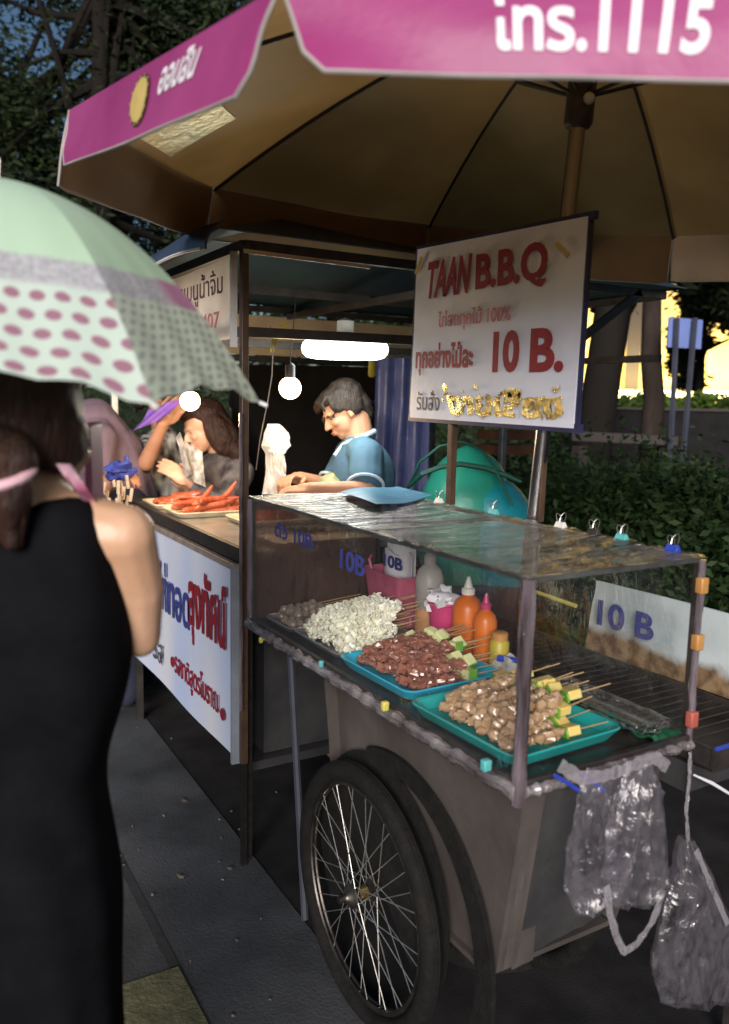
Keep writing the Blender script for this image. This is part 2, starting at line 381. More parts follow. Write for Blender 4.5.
# moss-stained paver near the walker
strip('path_patch','paving_moss',[(-.95,.2),(-.352,.2),(-.356,.925),(-.7,.93),(-.95,.92)],.009)
mb=MB()
for x,y,s in [(185,802,.013),(181,878,.012),(230,870,.008)]+[(random.uniform(110,300),random.uniform(690,1020),random.uniform(.002,.0045)) for _ in range(26)]:
    p=at(x,y,Z=0); mb.ell(p+V((0,0,.007)),(s,s*1.5,.003),rotm('Z',random.random()*3),n=7,m=5,jit=.9)
o=mb.build('litter','litter_mat'); tag(o,kind='stuff')
film('bag_haze',.05,(1,1,1),40,tint=(.85,.84,.86),bump=.6,haze=.35,rough=.2,fres=.2,hz0=.2,dcol=(.5,.47,.52))
mat('tent_leg',(.22,.22,.24),.35,(.12,.12,.13),15,metal=.5)
mat('counter_top',(.45,.42,.38),.3,(.3,.27,.24),10,metal=.6,bump=.3)
mat('frame_grey',(.25,.28,.33),.5); mat('rail_wood',(.3,.25,.22),.5,(.2,.16,.14),20)
mat('maroon_ink',(.12,.03,.06),.6); mat('wire_pale',(.3,.2,.14),.5)
def banner_mix():
    m=mat('banner_mix',(.74,.74,.80),.35,(.52,.62,.86),1.8,bump=.25,bscale=5,stretch=(1,1.6,.35),det=1)
banner_mix()
m,t,o=nt('board_mix'); p=t.nodes.new('ShaderNodeBsdfPrincipled'); t.links.new(p.outputs[0],o.inputs[0]); p.inputs['Roughness'].default_value=.5
tc=t.nodes.new('ShaderNodeTexCoord'); sx=t.nodes.new('ShaderNodeSeparateXYZ'); t.links.new(tc.outputs['Object'],sx.inputs[0])
f=mth(t,'MULTIPLY_ADD',noi(t,9,5),.09,sx.outputs[2]); k=ramp(t,f,.085,.11)
t.links.new(mix(t,mix(t,(.10,.055,.03),(.24,.16,.09),ramp(t,noi(t,25,4),.4,.6)),mix(t,(.50,.55,.57),(.34,.41,.44),ramp(t,noi(t,5,4),.35,.65)),k),p.inputs['Base Color'])
mat('apron_print',(.12,.18,.06),.85,(.34,.28,.18),26,det=2)
mat('jacket_print',(.022,.02,.022),.8,(.16,.14,.14),9,det=3)
MATS['jacket_print'].node_tree.nodes
mat('bw_print',(.03,.028,.028),.8,(.5,.46,.4),24,det=1,stretch=(1,1,.5))
mat('bamboo_pale',(.5,.4,.28),.6,(.42,.28,.2),30)
mat('scarf_print',(.62,.4,.48),.7,(.42,.12,.22),30,det=1)
# printed umbrella cloth
m,t,o=nt('umbrella_print'); p=t.nodes.new('ShaderNodeBsdfPrincipled'); p.inputs['Roughness'].default_value=.55
uv=t.nodes.new('ShaderNodeUVMap'); sx=t.nodes.new('ShaderNodeSeparateXYZ'); t.links.new(uv.outputs[0],sx.inputs[0]); U,Vv=sx.outputs[0],sx.outputs[1]
par=mth(t,'MODULO',mth(t,'FLOOR',U),2.0)
mint=mix(t,(.74,.92,.76),(.68,.88,.68),ramp(t,noi(t,3,2),.3,.7)); white=mix(t,(.82,.92,.84),(.76,.88,.80),ramp(t,noi(t,6,3),.3,.7))
# dots: staggered rows, arc length coordinates
row=mth(t,'MULTIPLY',Vv,20.0); ri=mth(t,'FLOOR',row); rf=mth(t,'SUBTRACT',mth(t,'SUBTRACT',row,ri),.5)
colc=mth(t,'MULTIPLY_ADD',ri,.5,mth(t,'MULTIPLY',U,8.0)); cf=mth(t,'SUBTRACT',mth(t,'FRACT',colc),.5)
d2=mth(t,'SQRT',mth(t,'ADD',mth(t,'POWER',mth(t,'MULTIPLY',rf,1.15),2.0),mth(t,'POWER',mth(t,'MULTIPLY',cf,1.0),2.0)))
dots=mix(t,(.50,.26,.35),white,ramp(t,d2,.30,.345))
row2=mth(t,'MULTIPLY',Vv,36.0); r2=mth(t,'FLOOR',row2); rf2=mth(t,'SUBTRACT',mth(t,'SUBTRACT',row2,r2),.5)
c2=mth(t,'SUBTRACT',mth(t,'FRACT',mth(t,'ADD',mth(t,'MULTIPLY_ADD',r2,.5,mth(t,'MULTIPLY',U,11.0)),mth(t,'MULTIPLY',rf2,.45))),.5)
d3=mth(t,'SQRT',mth(t,'ADD',mth(t,'POWER',mth(t,'MULTIPLY',rf2,.9),2.0),mth(t,'POWER',c2,2.0)))
houn=mix(t,(.50,.54,.50),(.76,.84,.72),ramp(t,d3,.22,.36))
body=mix(t,dots,houn,par)
lace=mix(t,mix(t,(.55,.54,.58),(.72,.74,.76),ramp(t,noi(t,160,3),.42,.58)),(.66,.34,.52),mth(t,'MULTIPLY',par,ramp(t,mth(t,'FRACT',U),.60,.75)))
e1_=ramp(t,mth(t,'MULTIPLY_ADD',noi(t,60,3),.02,Vv),.66,.675); e2_=ramp(t,mth(t,'MULTIPLY_ADD',noi(t,60,3),.02,Vv),.745,.76)
c=mix(t,mix(t,mint,lace,e1_),body,e2_)
t.links.new(c,p.inputs['Base Color']); tl=t.nodes.new('ShaderNodeBsdfTranslucent'); t.links.new(c,tl.inputs[0]); ms=t.nodes.new('ShaderNodeMixShader'); ms.inputs[0].default_value=.42
t.links.new(p.outputs[0],ms.inputs[1]); t.links.new(tl.outputs[0],ms.inputs[2]); t.links.new(ms.outputs[0],o.inputs[0])
# ------------------------------------------------------------------ big parasol
UC=V((.5,.47,2.105)); AX=V((0,-.089,1)).normalized(); UR=1.151; UAZ=3.63
e1=V((0,1,0)).cross(AX).normalized(); e2=AX.cross(e1)
def UC_at(k,r=UR,h=0): a=UAZ+k*math.pi/4; return UC+(e1*math.cos(a)+e2*math.sin(a))*r+AX*h
APEX=.40
def uprof(t): return APEX*(1-t**1.55)
root=empty('parasol',UC-AX*(UC.z/AX.z),'large octagonal beach parasol, brown inside with a magenta printed valance, over the skewer cart','parasol')
def canfn(k,off):
    def f(u,v):
        t=.03+.97*v; a=UC_at(k,UR*t,uprof(t)+off); b=UC_at(k+1,UR*t,uprof(t)+off)
        p=lerp(a,b,u); s=math.sin(math.pi*u)
        wr=.006*noise.noise(V((k*3.1+u*3,v*4,1)))*s
        return p-AX*(.022*s*t*(1-t*.6)-wr)
    return f
mb=MB()
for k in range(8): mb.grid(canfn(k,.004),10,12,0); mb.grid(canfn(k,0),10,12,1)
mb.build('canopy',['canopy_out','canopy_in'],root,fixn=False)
fp=canfn(6,-.003); mb=MB(); mb.slab(lambda u,v:fp(.48+.26*u,.80+.17*v),10,6,.002,AX); mb.build('painted_glare','glare_gold',root)  # lighter patch paints a spot of lamp glare on the canopy underside
DROP,FL=.14,.03
DR=[.74,1,1,1.1,1.15,1.1,1.1,.86]
def valfn(k):
    a=UC_at(k);b=UC_at(k+1); out=((a+b)/2-UC).normalized(); L=(b-a).length; xd=(b-a)/L
    def f(u,v):
        # rounded lower corners, slight splay past the corners
        s=2*u-1; cr=.0
        x=(u-.5)*L*(1.0-(.085 if k in (0,7) else -.02)*v)
        ex=max(0,abs(s)-.93)/.07
        vv=v*(1-(.22 if k in (0,7) else .03)*ex*ex)*DR[k]
        p=(a+b)/2+xd*x-AX*(DROP*vv)+out*(FL*vv*(1+.15*math.sin(u*7+k*2)))+out*.004
        p+=out*.012*noise.noise(V((u*3.5+k*5,v*1.5,2)))*v
        return p
    return f,a,b,out,xd,L
VAL=[]
for k in range(8):
    f,a,b,out,xd,L=valfn(k)
    mb=MB(); mb.grid(lambda u,v:f(u,v)+out*.0015,28,6,0); mb.grid(lambda u,v:f(u,v)-out*.0015,28,6,1)
    vo=mb.build('valance',['magenta','valance_in'],root,fixn=False)
    pts=[f(0,j/6) for j in range(7)]+[f(i/28,1) for i in range(1,29)]+[f(1,1-j/6) for j in range(1,7)]
    MB().tube(pts,.0032,6).build('piping','piping',vo)
    VAL.append((vo,f,out,xd,L))
# ribs, struts, runner, pole
for k in range(8):
    mb=MB(); mb.tube([UC_at(k,UR*t,uprof(t)-.008) for t in [i/10 for i in range(11)]],.005,6)
    rb=mb.build('rib','dark_metal',root)
    mb=MB(); mb.tube([UC+AX*.165,UC_at(k,UR*.36,uprof(.36)-.012)],.0045,6); mb.build('strut','dark_metal',root)
MB().lathe([(.028,.10),(.034,.11),(.034,.2),(.028,.21)],UC,AX,16).build('runner','dark_metal',root)
MB().ell(UC+AX*.15-rt*.0+(-fw)*.034+rt*.012,.014,n=10,m=6).build('latch_knob','white_clip',root)
MB().lathe([(.03,APEX-.03),(.03,APEX+.03),(.01,APEX+.06)],UC,AX,16).build('finial','dark_metal',root)
pl=UC.z/AX.z
MB().tube([UC-AX*(pl-.03),UC+AX*(APEX+.02)],.0195,20).build('pole','pole_steel' if 'pole_steel' in MATS else 'steel',root)
MB().lathe([(.2,0),(.22,.02),(.22,.06),(.19,.08),(.03,.09),(.03,.2)],UC-AX*pl+V((0,0,.0)),(0,0,1),24).build('base','rubber',root)
# valance lettering: text laid along the surface
def on_val(k,s,u0_,u1_,v0_,v1_,m='white_text',name='lettering',bold=.0):
    vo,f,out,xd,L=VAL[k]
    c=bpy.data.curves.new('t','FONT'); c.body=s; c.offset=bold; c.resolution_u=4
    o=bpy.data.objects.new('t',c); COL.objects.link(o); dg=bpy.context.evaluated_depsgraph_get(); dg.update()
    me=bpy.data.meshes.new_from_object(o.evaluated_get(dg)); bpy.data.objects.remove(o)
    bm=bmesh.new(); bm.from_mesh(me); bmesh.ops.triangulate(bm,faces=bm.faces)
    for _ in range(2): bmesh.ops.subdivide_edges(bm,edges=[e for e in bm.edges if e.calc_length()>.12],cuts=1)
    bm.to_mesh(me); bm.free()
    xs=[v.co.x for v in me.vertices]; ys=[v.co.y for v in me.vertices]
    for v in me.vertices:
        a=(v.co.x-min(xs))/(max(xs)-min(xs)) if 0 else (v.co.x-X0)/(X1-X0) if 0 else None
    X0_,X1_,Y0_,Y1_=min(xs),max(xs),min(ys),max(ys)
    for v in me.vertices:
        a=(v.co.x-X0_)/(X1_-X0_); b=(v.co.y-Y0_)/(Y1_-Y0_)
        v.co=f(u0_+(u1_-u0_)*a, v1_+(v0_-v1_)*b)+out*.003
    me.materials.clear(); me.materials.append(MATS[m]); link(name,me,vo)
print('corners',[tuple(round(x,2) for x in UC_at(k)) for k in range(8)])
# panel 0: c0(near left)->c1 ; panel 7: c7(left)->c0
on_val(0,'โทร.1115',.29,.588,.0,.73,bold=.03)
on_val(7,'ออมสิน',.60,.77,.12,.56,bold=.03)
on_val(7,'ธนาคาร',.36,.50,.56,.68,'magenta_dim' if 'magenta_dim' in MATS else 'pink_cloth') if 0 else None
vo,f,out,xd,L=VAL[7]
mb=MB()
def disc(u,v,ru,rv,n=28,h=.004):
    c=[f(u+ru*math.cos(2*math.pi*i/n),v+rv*math.sin(2*math.pi*i/n))+out*h for i in range(n)]; return [f(u,v)+out*h]+c,[(0,1+i,1+(i+1)%n) for i in range(n)]
mb.add(*disc(.50,.48,.052,.35,h=.004),0); mb.add(*disc(.50,.48,.044,.30,h=.0055),1)
for i in range(14):
    a=2*math.pi*i/14; mb.add(*disc(.50+.048*math.cos(a),.48+.325*math.sin(a),.003,.016,8,.0055),1)
mb.build('emblem',['brown_paint','gold_dull'],vo,fixn=False)

# ------------------------------------------------------------------ skewer cart
W,L_,ZB,ZT=.456,1.26,.85,1.238
cart=empty('food_cart',(.23,.6,0),'brown two-wheeled skewer cart with a clear plastic film display case on top','food cart')
# tray floor with rim
mb=MB(); mb.bb((0,0,ZB-.03),(W,L_,ZB-.004)); mb.build('display_floor','cart_tray',cart,bevel=.003)
mb=MB()
for a,b in (((-.006,-.006,ZB),(-.006,L_+.006,ZB)),((W+.006,0,ZB),(W+.006,L_,ZB)),((0,-.006,ZB),(W,-.006,ZB)),((0,L_+.006,ZB),(W,L_+.006,ZB))):
    mb.bar(a,b,.016,.03)
mb.build('rim','dark_metal',cart,bevel=.003)
# crinkled film rolled round the rim
def crinkle(p,q,r,n=60,seed=0):
    p=V(p);q=V(q);d=(q-p).normalized();e,g,_=ortho(d); pts=[];rr=[]
    for i in range(n+1):
        t=i/n; pts.append(lerp(p,q,t)+e*.004*noise.noise(V((t*22,seed,0)))+g*.004*noise.noise(V((t*22,seed,9)))); rr.append(r*(1+.45*noise.noise(V((t*40,seed,5)))))
    return pts,rr
mb=MB()
mb.tube(*crinkle((-.016,-.01,ZB-.006),(-.016,L_,ZB-.006),.015,120,1),n=9)
mb.tube(*crinkle((0,-.016,ZB-.004),(W,-.016,ZB-.004),.011,50,2),n=9)
mb.build('film_wrap','film_roll',cart)
for a_ in (((-.008,-.008,ZB-.03),(-.008,-.008,ZT+.004),.013,14,3),((W+.004,-.006,ZB),(W+.004,-.006,ZT),.009,10,4),((-.01,L_,ZB),(-.01,L_,ZT),.010,10,5)):
    mb=MB(); mb.tube(*crinkle(*a_),n=12); mb.build('post_wrap','film_roll_up',cart)
# frame posts + rails
fr=.010
for x,y in ((0,0),(W,0),(0,L_),(W,L_)):
    MB().bar((x,y,ZB),(x,y,ZT),.012 if not (x==0 and y==0) else .018,mi=0).build('post','brown_paint' if x==0 and y==0 else 'dark_metal',cart)
for a,b in (((0,0,ZT),(0,L_,ZT)),((W,0,ZT),(W,L_,ZT)),((0,0,ZT),(W,0,ZT)),((0,L_,ZT),(W,L_,ZT)),((0,.62,ZT),(W,.62,ZT))):
    MB().bar(a,b,fr).build('rail','steel',cart)
# film panels (real sheets)
def sheet(name,m,fn,nu,nv):
    mb=MB(); mb.grid(fn,nu,nv); return mb.build(name,m,cart,fixn=False)
wob=lambda a,b,s:.004*noise.noise(V((a*7,b*7,s)))+.003*noise.noise(V((a*25,b*3,s)))
sheet('side_film','film_side',lambda u,v:V((-.012+wob(u,v,1),u*L_,ZB+v*(ZT-ZB))),60,20)
sheet('side_film','film_side',lambda u,v:V((W+.012+wob(u,v,2),u*L_,ZB+v*(ZT-ZB))),60,20)
sheet('end_film','film_side',lambda u,v:V((u*W,-.012+wob(u,v,3),ZB+v*(ZT-ZB))),24,20)
sheet('end_film','film_end',lambda u,v:V((u*W,L_+.008+wob(u*3,v,4)*2,ZB+v*(ZT-ZB))),24,20)
def topz(u,v): # sagging lid film
    return ZT+.008-.012*math.sin(math.pi*u)*(abs(math.sin(math.pi*v*2))**.7)+.0065*noise.noise(V((u*2.5,v*38,2)))+.003*noise.noise(V((u*9,v*9,6)))
sheet('top_film','film_top',lambda u,v:V((-.012+u*(W+.024),-.012+v*(L_+.024),topz(u,v))),26,150)
# skirt under the case: body box tapering down
def quad(name,m,a,b,c,d,nu=16,nv=12,amp=.006,seed=0,th=.004,nr=(0,-1,0)):
    a,b,c,d=map(V,(a,b,c,d)); nr=V(nr).normalized()
    fn=lambda u,v: lerp(lerp(a,b,u),lerp(d,c,u),v)+nr*amp*(noise.noise(V((u*4,v*4,seed)))+.5*noise.noise(V((u*11,v*7,seed))))
    mb=MB(); mb.slab(fn,nu,nv,th,nr); return mb.build(name,m,cart)
ZL=.365
quad('side_panel','cart_skin',(.05,.80,ZB-.03),(.045,.03,ZB-.03),(.075,.125,ZL),(.08,.82,ZL),nr=(-1,0,0),seed=3,amp=.008)
quad('side_panel','cart_skin',(W-.02,.03,ZB-.03),(W-.02,.80,ZB-.03),(W-.03,.80,ZL),(W-.03,.125,ZL),nr=(1,0,0),seed=4)
quad('end_panel','cart_skin',(.045,.03,ZB-.03),(.095,.025,ZB-.03),(.125,.120,ZL+.005),(.075,.125,ZL),nr=(0,-1,0),nu=5,seed=5,amp=.004)
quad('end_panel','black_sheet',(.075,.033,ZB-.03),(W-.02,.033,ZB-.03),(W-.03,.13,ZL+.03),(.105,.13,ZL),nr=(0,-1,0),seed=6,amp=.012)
quad('end_panel','cart_skin',(W-.02,.80,ZB-.03),(.012,.80,ZB-.03),(.055,.80,ZL),(W-.03,.80,ZL),nr=(0,1,0),seed=7)
MB().bb((.06,.135,ZL-.012),(W-.04,.79,ZL)).build('bottom_panel','cart_skin',cart)
quad('hem','cart_skin',(.108,.108,.545),(.165,.104,.55),(.17,.118,ZL),(.115,.12,ZL-.005),nr=(0,-1,0),nu=4,nv=4,amp=.003,seed=8)
# wheels
def wheel(X,side):
    Cw=V((X,.555,.325)); Rr=.325
    root=bpy.data.objects.new('wheel',None); COL.objects.link(root); root.parent=cart; root.location=Cw-V(cart.location)
    circ=lambda r,dx=0:[Cw+V((dx,r*math.cos(a),r*math.sin(a))) for a in [2*math.pi*i/64 for i in range(64)]]
    mb=MB(); mb.tube(circ(Rr-.024),.0245,14,closed=True)
    for s in (-.008,0,.008): mb.tube(circ(Rr-.0015,s),.002,6,closed=True)
    mb.build('tyre','rubber',root)
    mb=MB(); mb.tube(circ(Rr-.056,-.006),.006,8,closed=True); mb.tube(circ(Rr-.056,.006),.006,8,closed=True); mb.tube(circ(Rr-.049),.007,8,closed=True); mb.build('rim','rim_metal',root)
    mb=MB()
    for i in range(36):
        a=2*math.pi*i/36; s=1 if i%2 else -1; tang=(1 if (i//2)%2 else -1)*1.15
        h=a+tang; p=Cw+V((s*.028,.028*math.cos(h),.028*math.sin(h))); q=Cw+V((s*.004,(Rr-.056)*math.cos(a),(Rr-.056)*math.sin(a)))
        mb.tube([p,q],.0011,5)
    mb.build('spokes','spoke',root)
    mb=MB(); mb.lathe([(.012,-.05),(.014,-.045),(.03,-.034),(.031,-.028),(.016,-.022),(.015,.022),(.031,.028),(.03,.034),(.012,.045)],Cw,(1,0,0),18); mb.lathe([(.009,-.066),(.009,.066)],Cw,(1,0,0),6)
    mb.build('wheel_hub','rim_metal',root); MB().lathe([(.017,-.012),(.0175,.012)],Cw,(1,0,0),16).build('hub_band','brass',root)
wheel(.0,-1); wheel(W+.035,1)
MB().tube([(-.04,.555,.325),(W+.1,.555,.325)],.009,10).build('axle','dark_metal',cart)
mb=MB()
for X in (W,):
    mb=MB(); mb.bar((X+ (.042 if X==0 else -.018),.52,.29),(X+(.042 if X==0 else -.018),.52,.82),.03,.012); mb.build('axle_bracket','dark_metal',cart)
# flat black arc beside the near wheel
mb=MB()
mb.slab(lambda u,v:V((.040,.475+(.325+.055*v)*math.cos(R(68)+R(140)*u),.325+(.335+.045*v)*math.sin(R(68)+R(140)*u))),48,2,.012,(-1,0,0)); mb.build('black_arc','rubber',cart)
mb=MB(); mb.add([V((.043,.555,.36))]+[V((.043,.555+.31*math.cos(R(-40)+R(262)*i/40),.36+.31*math.sin(R(-40)+R(262)*i/40))) for i in range(41)],[(0,i+1,i+2) for i in range(40)]); mb.build('painted_shade','rubber',cart)  # added black disc paints the shade behind the spokes
# rear legs and push handle end
for x in (.03,W-.03):
    MB().tube([(x,1.05,ZB-.02),(x+.0,.93,.02)],.011,8).build('leg','post_grey',cart)
MB().bar((.02,L_-.02,ZB-.035),(W-.02,L_-.02,ZB-.035),.02).build('cross_bar','dark_metal',cart)
# grill shelf on the vendor's side
gz=.845
mb=MB(); mb.bb((W+.02,-.055,gz-.05),(.76,1.1,gz-.044)); mb.bb((W+.02,-.06,gz-.05),(.76,-.052,gz)); mb.bb((.752,-.05,gz-.05),(.76,1.1,gz)); mb.bb((W+.02,-.05,gz-.05),(W+.028,1.1,gz)); mb.bb((W+.02,1.09,gz-.05),(.76,1.1,gz))
mb.build('grill_trough','dark_metal',cart)
MB().bar((W+.02,-.062,gz+.003),(.78,-.062,gz+.003),.006).build('shelf_edge','blue_clip',cart)
mb=MB()
for i in range(32): y=.02+i*.033; mb.tube([(W+.03,y,gz-.012),(.75,y,gz-.012)],.002,5)
mb.build('grill_grate','dark_metal',cart)
mb=MB(); mb.bb((W+.02,.0,gz-.12),(.74,.9,gz-.055)); mb.build('grill_box','black_sheet',cart)
for x,y in ((.73,0.02),(.73,1.05)):
    MB().bar((x,y,0),(x,y,gz-.05),.02).build('leg','dark_metal',cart)
# writing on the film
text('ตัว 10B',(-.0185,1.05,1.155),(0,-1,0),(0,0,1),.24,.045,'blue_paint',cart,bold=.02)
text('10B',(-.0185,.66,1.135),(0,-1,0),(0,0,1),.12,.05,'blue_paint',cart,bold=.02)
# clips
def clip(p,m,lab,ax=(0,1,0),s=.016,loops=True,tilt=0):
    p=V(p); a=V(ax).normalized(); side=a.cross(V((0,0,1)))
    r=empty('binder_clip',p,lab,'clip','clips holding the film')
    mb=MB(); M=Matrix((a,side,V((0,0,1)))).transposed()
    vs=[(-s,-s*.55,0),(s,-s*.55,0),(s,s*.55,0),(-s,s*.55,0),(-s*.9,-.002,s*.9),(s*.9,-.002,s*.9),(s*.9,.002,s*.9),(-s*.9,.002,s*.9)]
    mb.add([p+M@V(v) for v in vs],[(0,1,2,3),(4,5,6,7),(0,1,5,4),(1,2,6,5),(2,3,7,6),(3,0,4,7)]); mb.build('clip_body',m,r,bevel=.001)
    if loops:
        mb=MB()
        for q in (-1,1):
            mb.tube([p+M@V((-s*.5,q*.003,s*.8)),p+M@V((-s*.55,q*s*.5,s*1.7)),p+M@V((-s*.2,q*s*.75,s*2.2)),p+M@V((s*.2,q*s*.75,s*2.2)),p+M@V((s*.55,q*s*.5,s*1.7)),p+M@V((s*.5,q*.003,s*.8))],.0012,5)
        mb.build('handle','steel',r)
    return r
clip((W,.915,ZT+.008),'white_clip','white clip on the back rail of the case, beside the foot of the sign post')
clip((W,.66,ZT+.008),'teal_clip','teal clip on the back rail of the case, just in front of the green tarpaulin')
clip((W,.40,ZT+.008),'white_clip','white clip on the back rail of the case, closest to the parasol pole')
clip((W,.29,ZT+.008),'dark_metal','black clip on the back rail of the case, between the white and the teal one')
clip((W,.205,ZT+.008),'teal_clip','teal clip on the back rail of the case, in front of the dark bush')
clip((W,.065,ZT+.006),'blue_clip','blue clip at the corner end of the back rail of the case')
def band(p,m,lab,s=.011,h=.034):
    r=MB(); p=V(p); r.box(p,(s*2,s*1.7,h)); r.box(p+V((s*.2,0,h*.2)),(s*2.2,s*1.3,h*.3)); o=r.build('tape_clip',m,origin=p,bevel=.003); tag(o,lab,'clip','clips holding the film')
band((W+.004,-.01,1.185),'orange_clip','orange clip at the top of the outer case post')
band((W+.004,-.01,1.065),'orange_clip','orange clip halfway down the outer case post')
band((W+.0,-.014,.90),'red_clip','coral red clip at the foot of the outer case post')
band(at(321,664,X=-.035),'teal_clip','teal clip on the rim over the dark gap beside the wheel',.006,.018)
band(at(385,706,X=-.035),'yellow_clip','yellow green clip on the rim above the wheel',.008,.022)
band(at(486,765,X=-.03),'teal_clip','teal clip on the rim beside the near corner of the cart',.009,.022)
band(at(261,640,X=-.03),'yellow_clip','yellow green clip on the rim at the far corner of the case',.006,.018)
for k,(x,y) in enumerate(((566,782),(592,782))):
    p=at(x,y,Y=-.03); mb=MB(); mb.tube([p+V((-.03,0,.02)),p,p+V((.03,-.004,-.022))],.004,6)
    tag(mb.build('plastic_tie','blue_clip',origin=p),'blue plastic tie knotted on the end rim, '+('nearer the corner post' if k==0 else 'nearer the hanging bags'),'tie','blue ties on the end rim')
# ------------------------------------------------------------------ price sign on its posts
sg=empty('price_sign',(.47,.72,1.24),'white handwritten price board in red letters standing on two posts over the cart','sign')
A=V((.465,1.10,1.495)); B=V((.465,.385,1.49)); Tt=V((.475,1.10,2.01)); T2=V((.475,.385,1.985))
xs_=(B-A).normalized(); ys_=V((0.0,.0,1)); ln=xs_.cross(ys_).normalized()
def sgn(u,v): 
    return lerp(lerp(A,B,u),lerp(Tt,T2,u),v)+V((-.003*noise.noise(V((u*3,v*3,4))),0,0))
MB().slab(lambda u,v:sgn(u,v),20,14,.004,V((-1,0,0))).build('board','sign_white',sg)
mb=MB(); dx=V((.008,0,0))
mb.bar(A+dx+V((0,.012,0)),B+dx-V((0,.02,0)),.012,.022); mb.bar(Tt+dx+V((0,.012,0)),T2+dx-V((0,.02,0)),.012,.02); mb.bar(A+dx,Tt+dx,.02,.012,upv=(1,0,0)); mb.bar(B+dx-V((0,.006,0)),T2+dx-V((0,.003,0)),.010,.010,upv=(1,0,0))
mb.build('frame','navy_edge',sg)
def st(s,u,v,wu,hv,m,bold=.02,shear=0,name='lettering'):
    p0=sgn(u,v); Ws=(B-A).length; Hs=.50
    return text(s,p0+V((-.0032,0,0)),xs_,ys_,wu*Ws,hv*Hs,m,sg,bold=bold,shear=shear,lift=.001,name=name)
st('TAAN',.10,.70,.30,.215,'red_paint',.035,.25); st('B.B.Q',.43,.685,.40,.225,'red_paint',.035)
st('ไก่สดทุกไม้ 100%',.19,.505,.46,.12,'pink_paint',.015)
st('ทุกอย่างไม้ละ',.04,.255,.40,.19,'red_paint',.03); st('10',.56,.27,.15,.22,'red_paint',.04); st('B.',.77,.27,.17,.22,'red_paint',.035)
st('รับสั่ง',.06,.05,.17,.12,'grey_ink',.005)
mb=MB()   # gold foil strips glued along the foot
for i in range(60):
    u=random.choice((random.uniform(.25,.95),random.uniform(.0,.03)) if random.random()<.07 else (random.uniform(.25,.96),)*2)
    v=random.uniform(.035,.195)
    if abs((u*9)%1-.5)>.42 and random.random()<.7: continue
    p=sgn(u,v)+V((-.007-random.random()*.002,0,0))
    mb.box(p,(.0012,random.uniform(.010,.026),random.uniform(.006,.013)),rotm('X',random.uniform(-1,1))@rotm('Z',random.uniform(-.5,.5))@rotm('Y',random.uniform(-.5,.5)))
mb.build('foil_flakes','gold_foil',sg,smooth=False)['kind']='stuff'
st('งานเลี้ยง',.27,.035,.68,.155,'gold_foil',.05,name='foil_lettering')
for u,v,a in ((.03,.90,.6),(.90,.86,.9)):
    mb=MB(); p=sgn(u,v)+V((-.007,0,0)); mb.box(p,(.003,.012,.055),rotm('X',-a if u>.5 else a)); mb.build('tape','gold_dull',sg)
MB().bar((.49,.905,1.24),(.49,.905,1.99),.022,.022).build('post','brown_paint',sg,bevel=.002)
MB().bar((.50,.525,1.24),(.50,.515,1.97),.018,.018).build('post','brown_paint',sg,bevel=.002)
# ------------------------------------------------------------------ food in the display case
def rrect(w,d,r,n=6):
    out=[]
    for cx,cy,a0 in ((w/2-r,d/2-r,0),(-w/2+r,d/2-r,90),(-w/2+r,-d/2+r,180),(w/2-r,-d/2+r,270)):
        for i in range(n+1): a=R(a0+90*i/n); out.append((cx+r*math.cos(a),cy+r*math.sin(a)))
    return out
def tray(name,c,w,d,h,m,label,rot=0,cat='tray',group=None,m2=None):
    c=V(c); M=rotm('Z',rot); mb=MB()
    rings=[(w-.03,d-.03,0),(w-.028,d-.028,.0),(w-.008,d-.008,h),(w,d,h+.001),(w+.004,d+.004,h-.002),(w,d,h-.004),(w-.016,d-.016,h-.004),(w-.034,d-.034,.004)]
    vs=[];n=None
    for ww,dd,z in rings:
        rr_=rrect(ww,dd,.03); n=len(rr_); vs+=[c+M@V((x,y,z)) for x,y in rr_]
    # outer shell up, over the lip, inner back down
    order=[0,4,3,2]; 
    fs=[]
    seq=[0,4,3,2,6,7]
    for a,b in zip(seq[:-1],seq[1:]):
        for k in range(n): fs.append((a*n+k,a*n+(k+1)%n,b*n+(k+1)%n,b*n+k))
    fs.append(tuple(range(n))); fs.append(tuple(7*n+k for k in range(n)))
    mb.add(vs,fs)
    o=mb.build(name,m,origin=c); return tag(o,label,cat,group)
TZ=.852
tray('serving_tray',(.185,.60,TZ),.30,.33,.028,'tray_blue','bright blue plastic tray heaped with the red brown meat skewers',.03,group='trays in the case')
tray('serving_tray',(.175,.225,TZ),.31,.35,.028,'tray_teal','teal green plastic tray of tan meatball skewers nearest the cart corner',.04,group='trays in the case')
tray('serving_tray',(.19,.915,TZ),.30,.29,.02,'tray_steel','steel tray under the heap of white squid skewers',.0,group='trays in the case')
tray('serving_tray',(.17,1.15,TZ),.28,.19,.02,'tray_steel','steel tray of small grey meatball skewers at the far end of the case',.05,group='trays in the case')
def lump(mb,c,r,flat=.75,jit=.35,n=9,m=6): mb.ell(c,(r*random.uniform(.85,1.2),r*random.uniform(.85,1.2),r*flat*random.uniform(.85,1.15)),rotm('Z',random.random()*3),n=n,m=m,jit=jit)
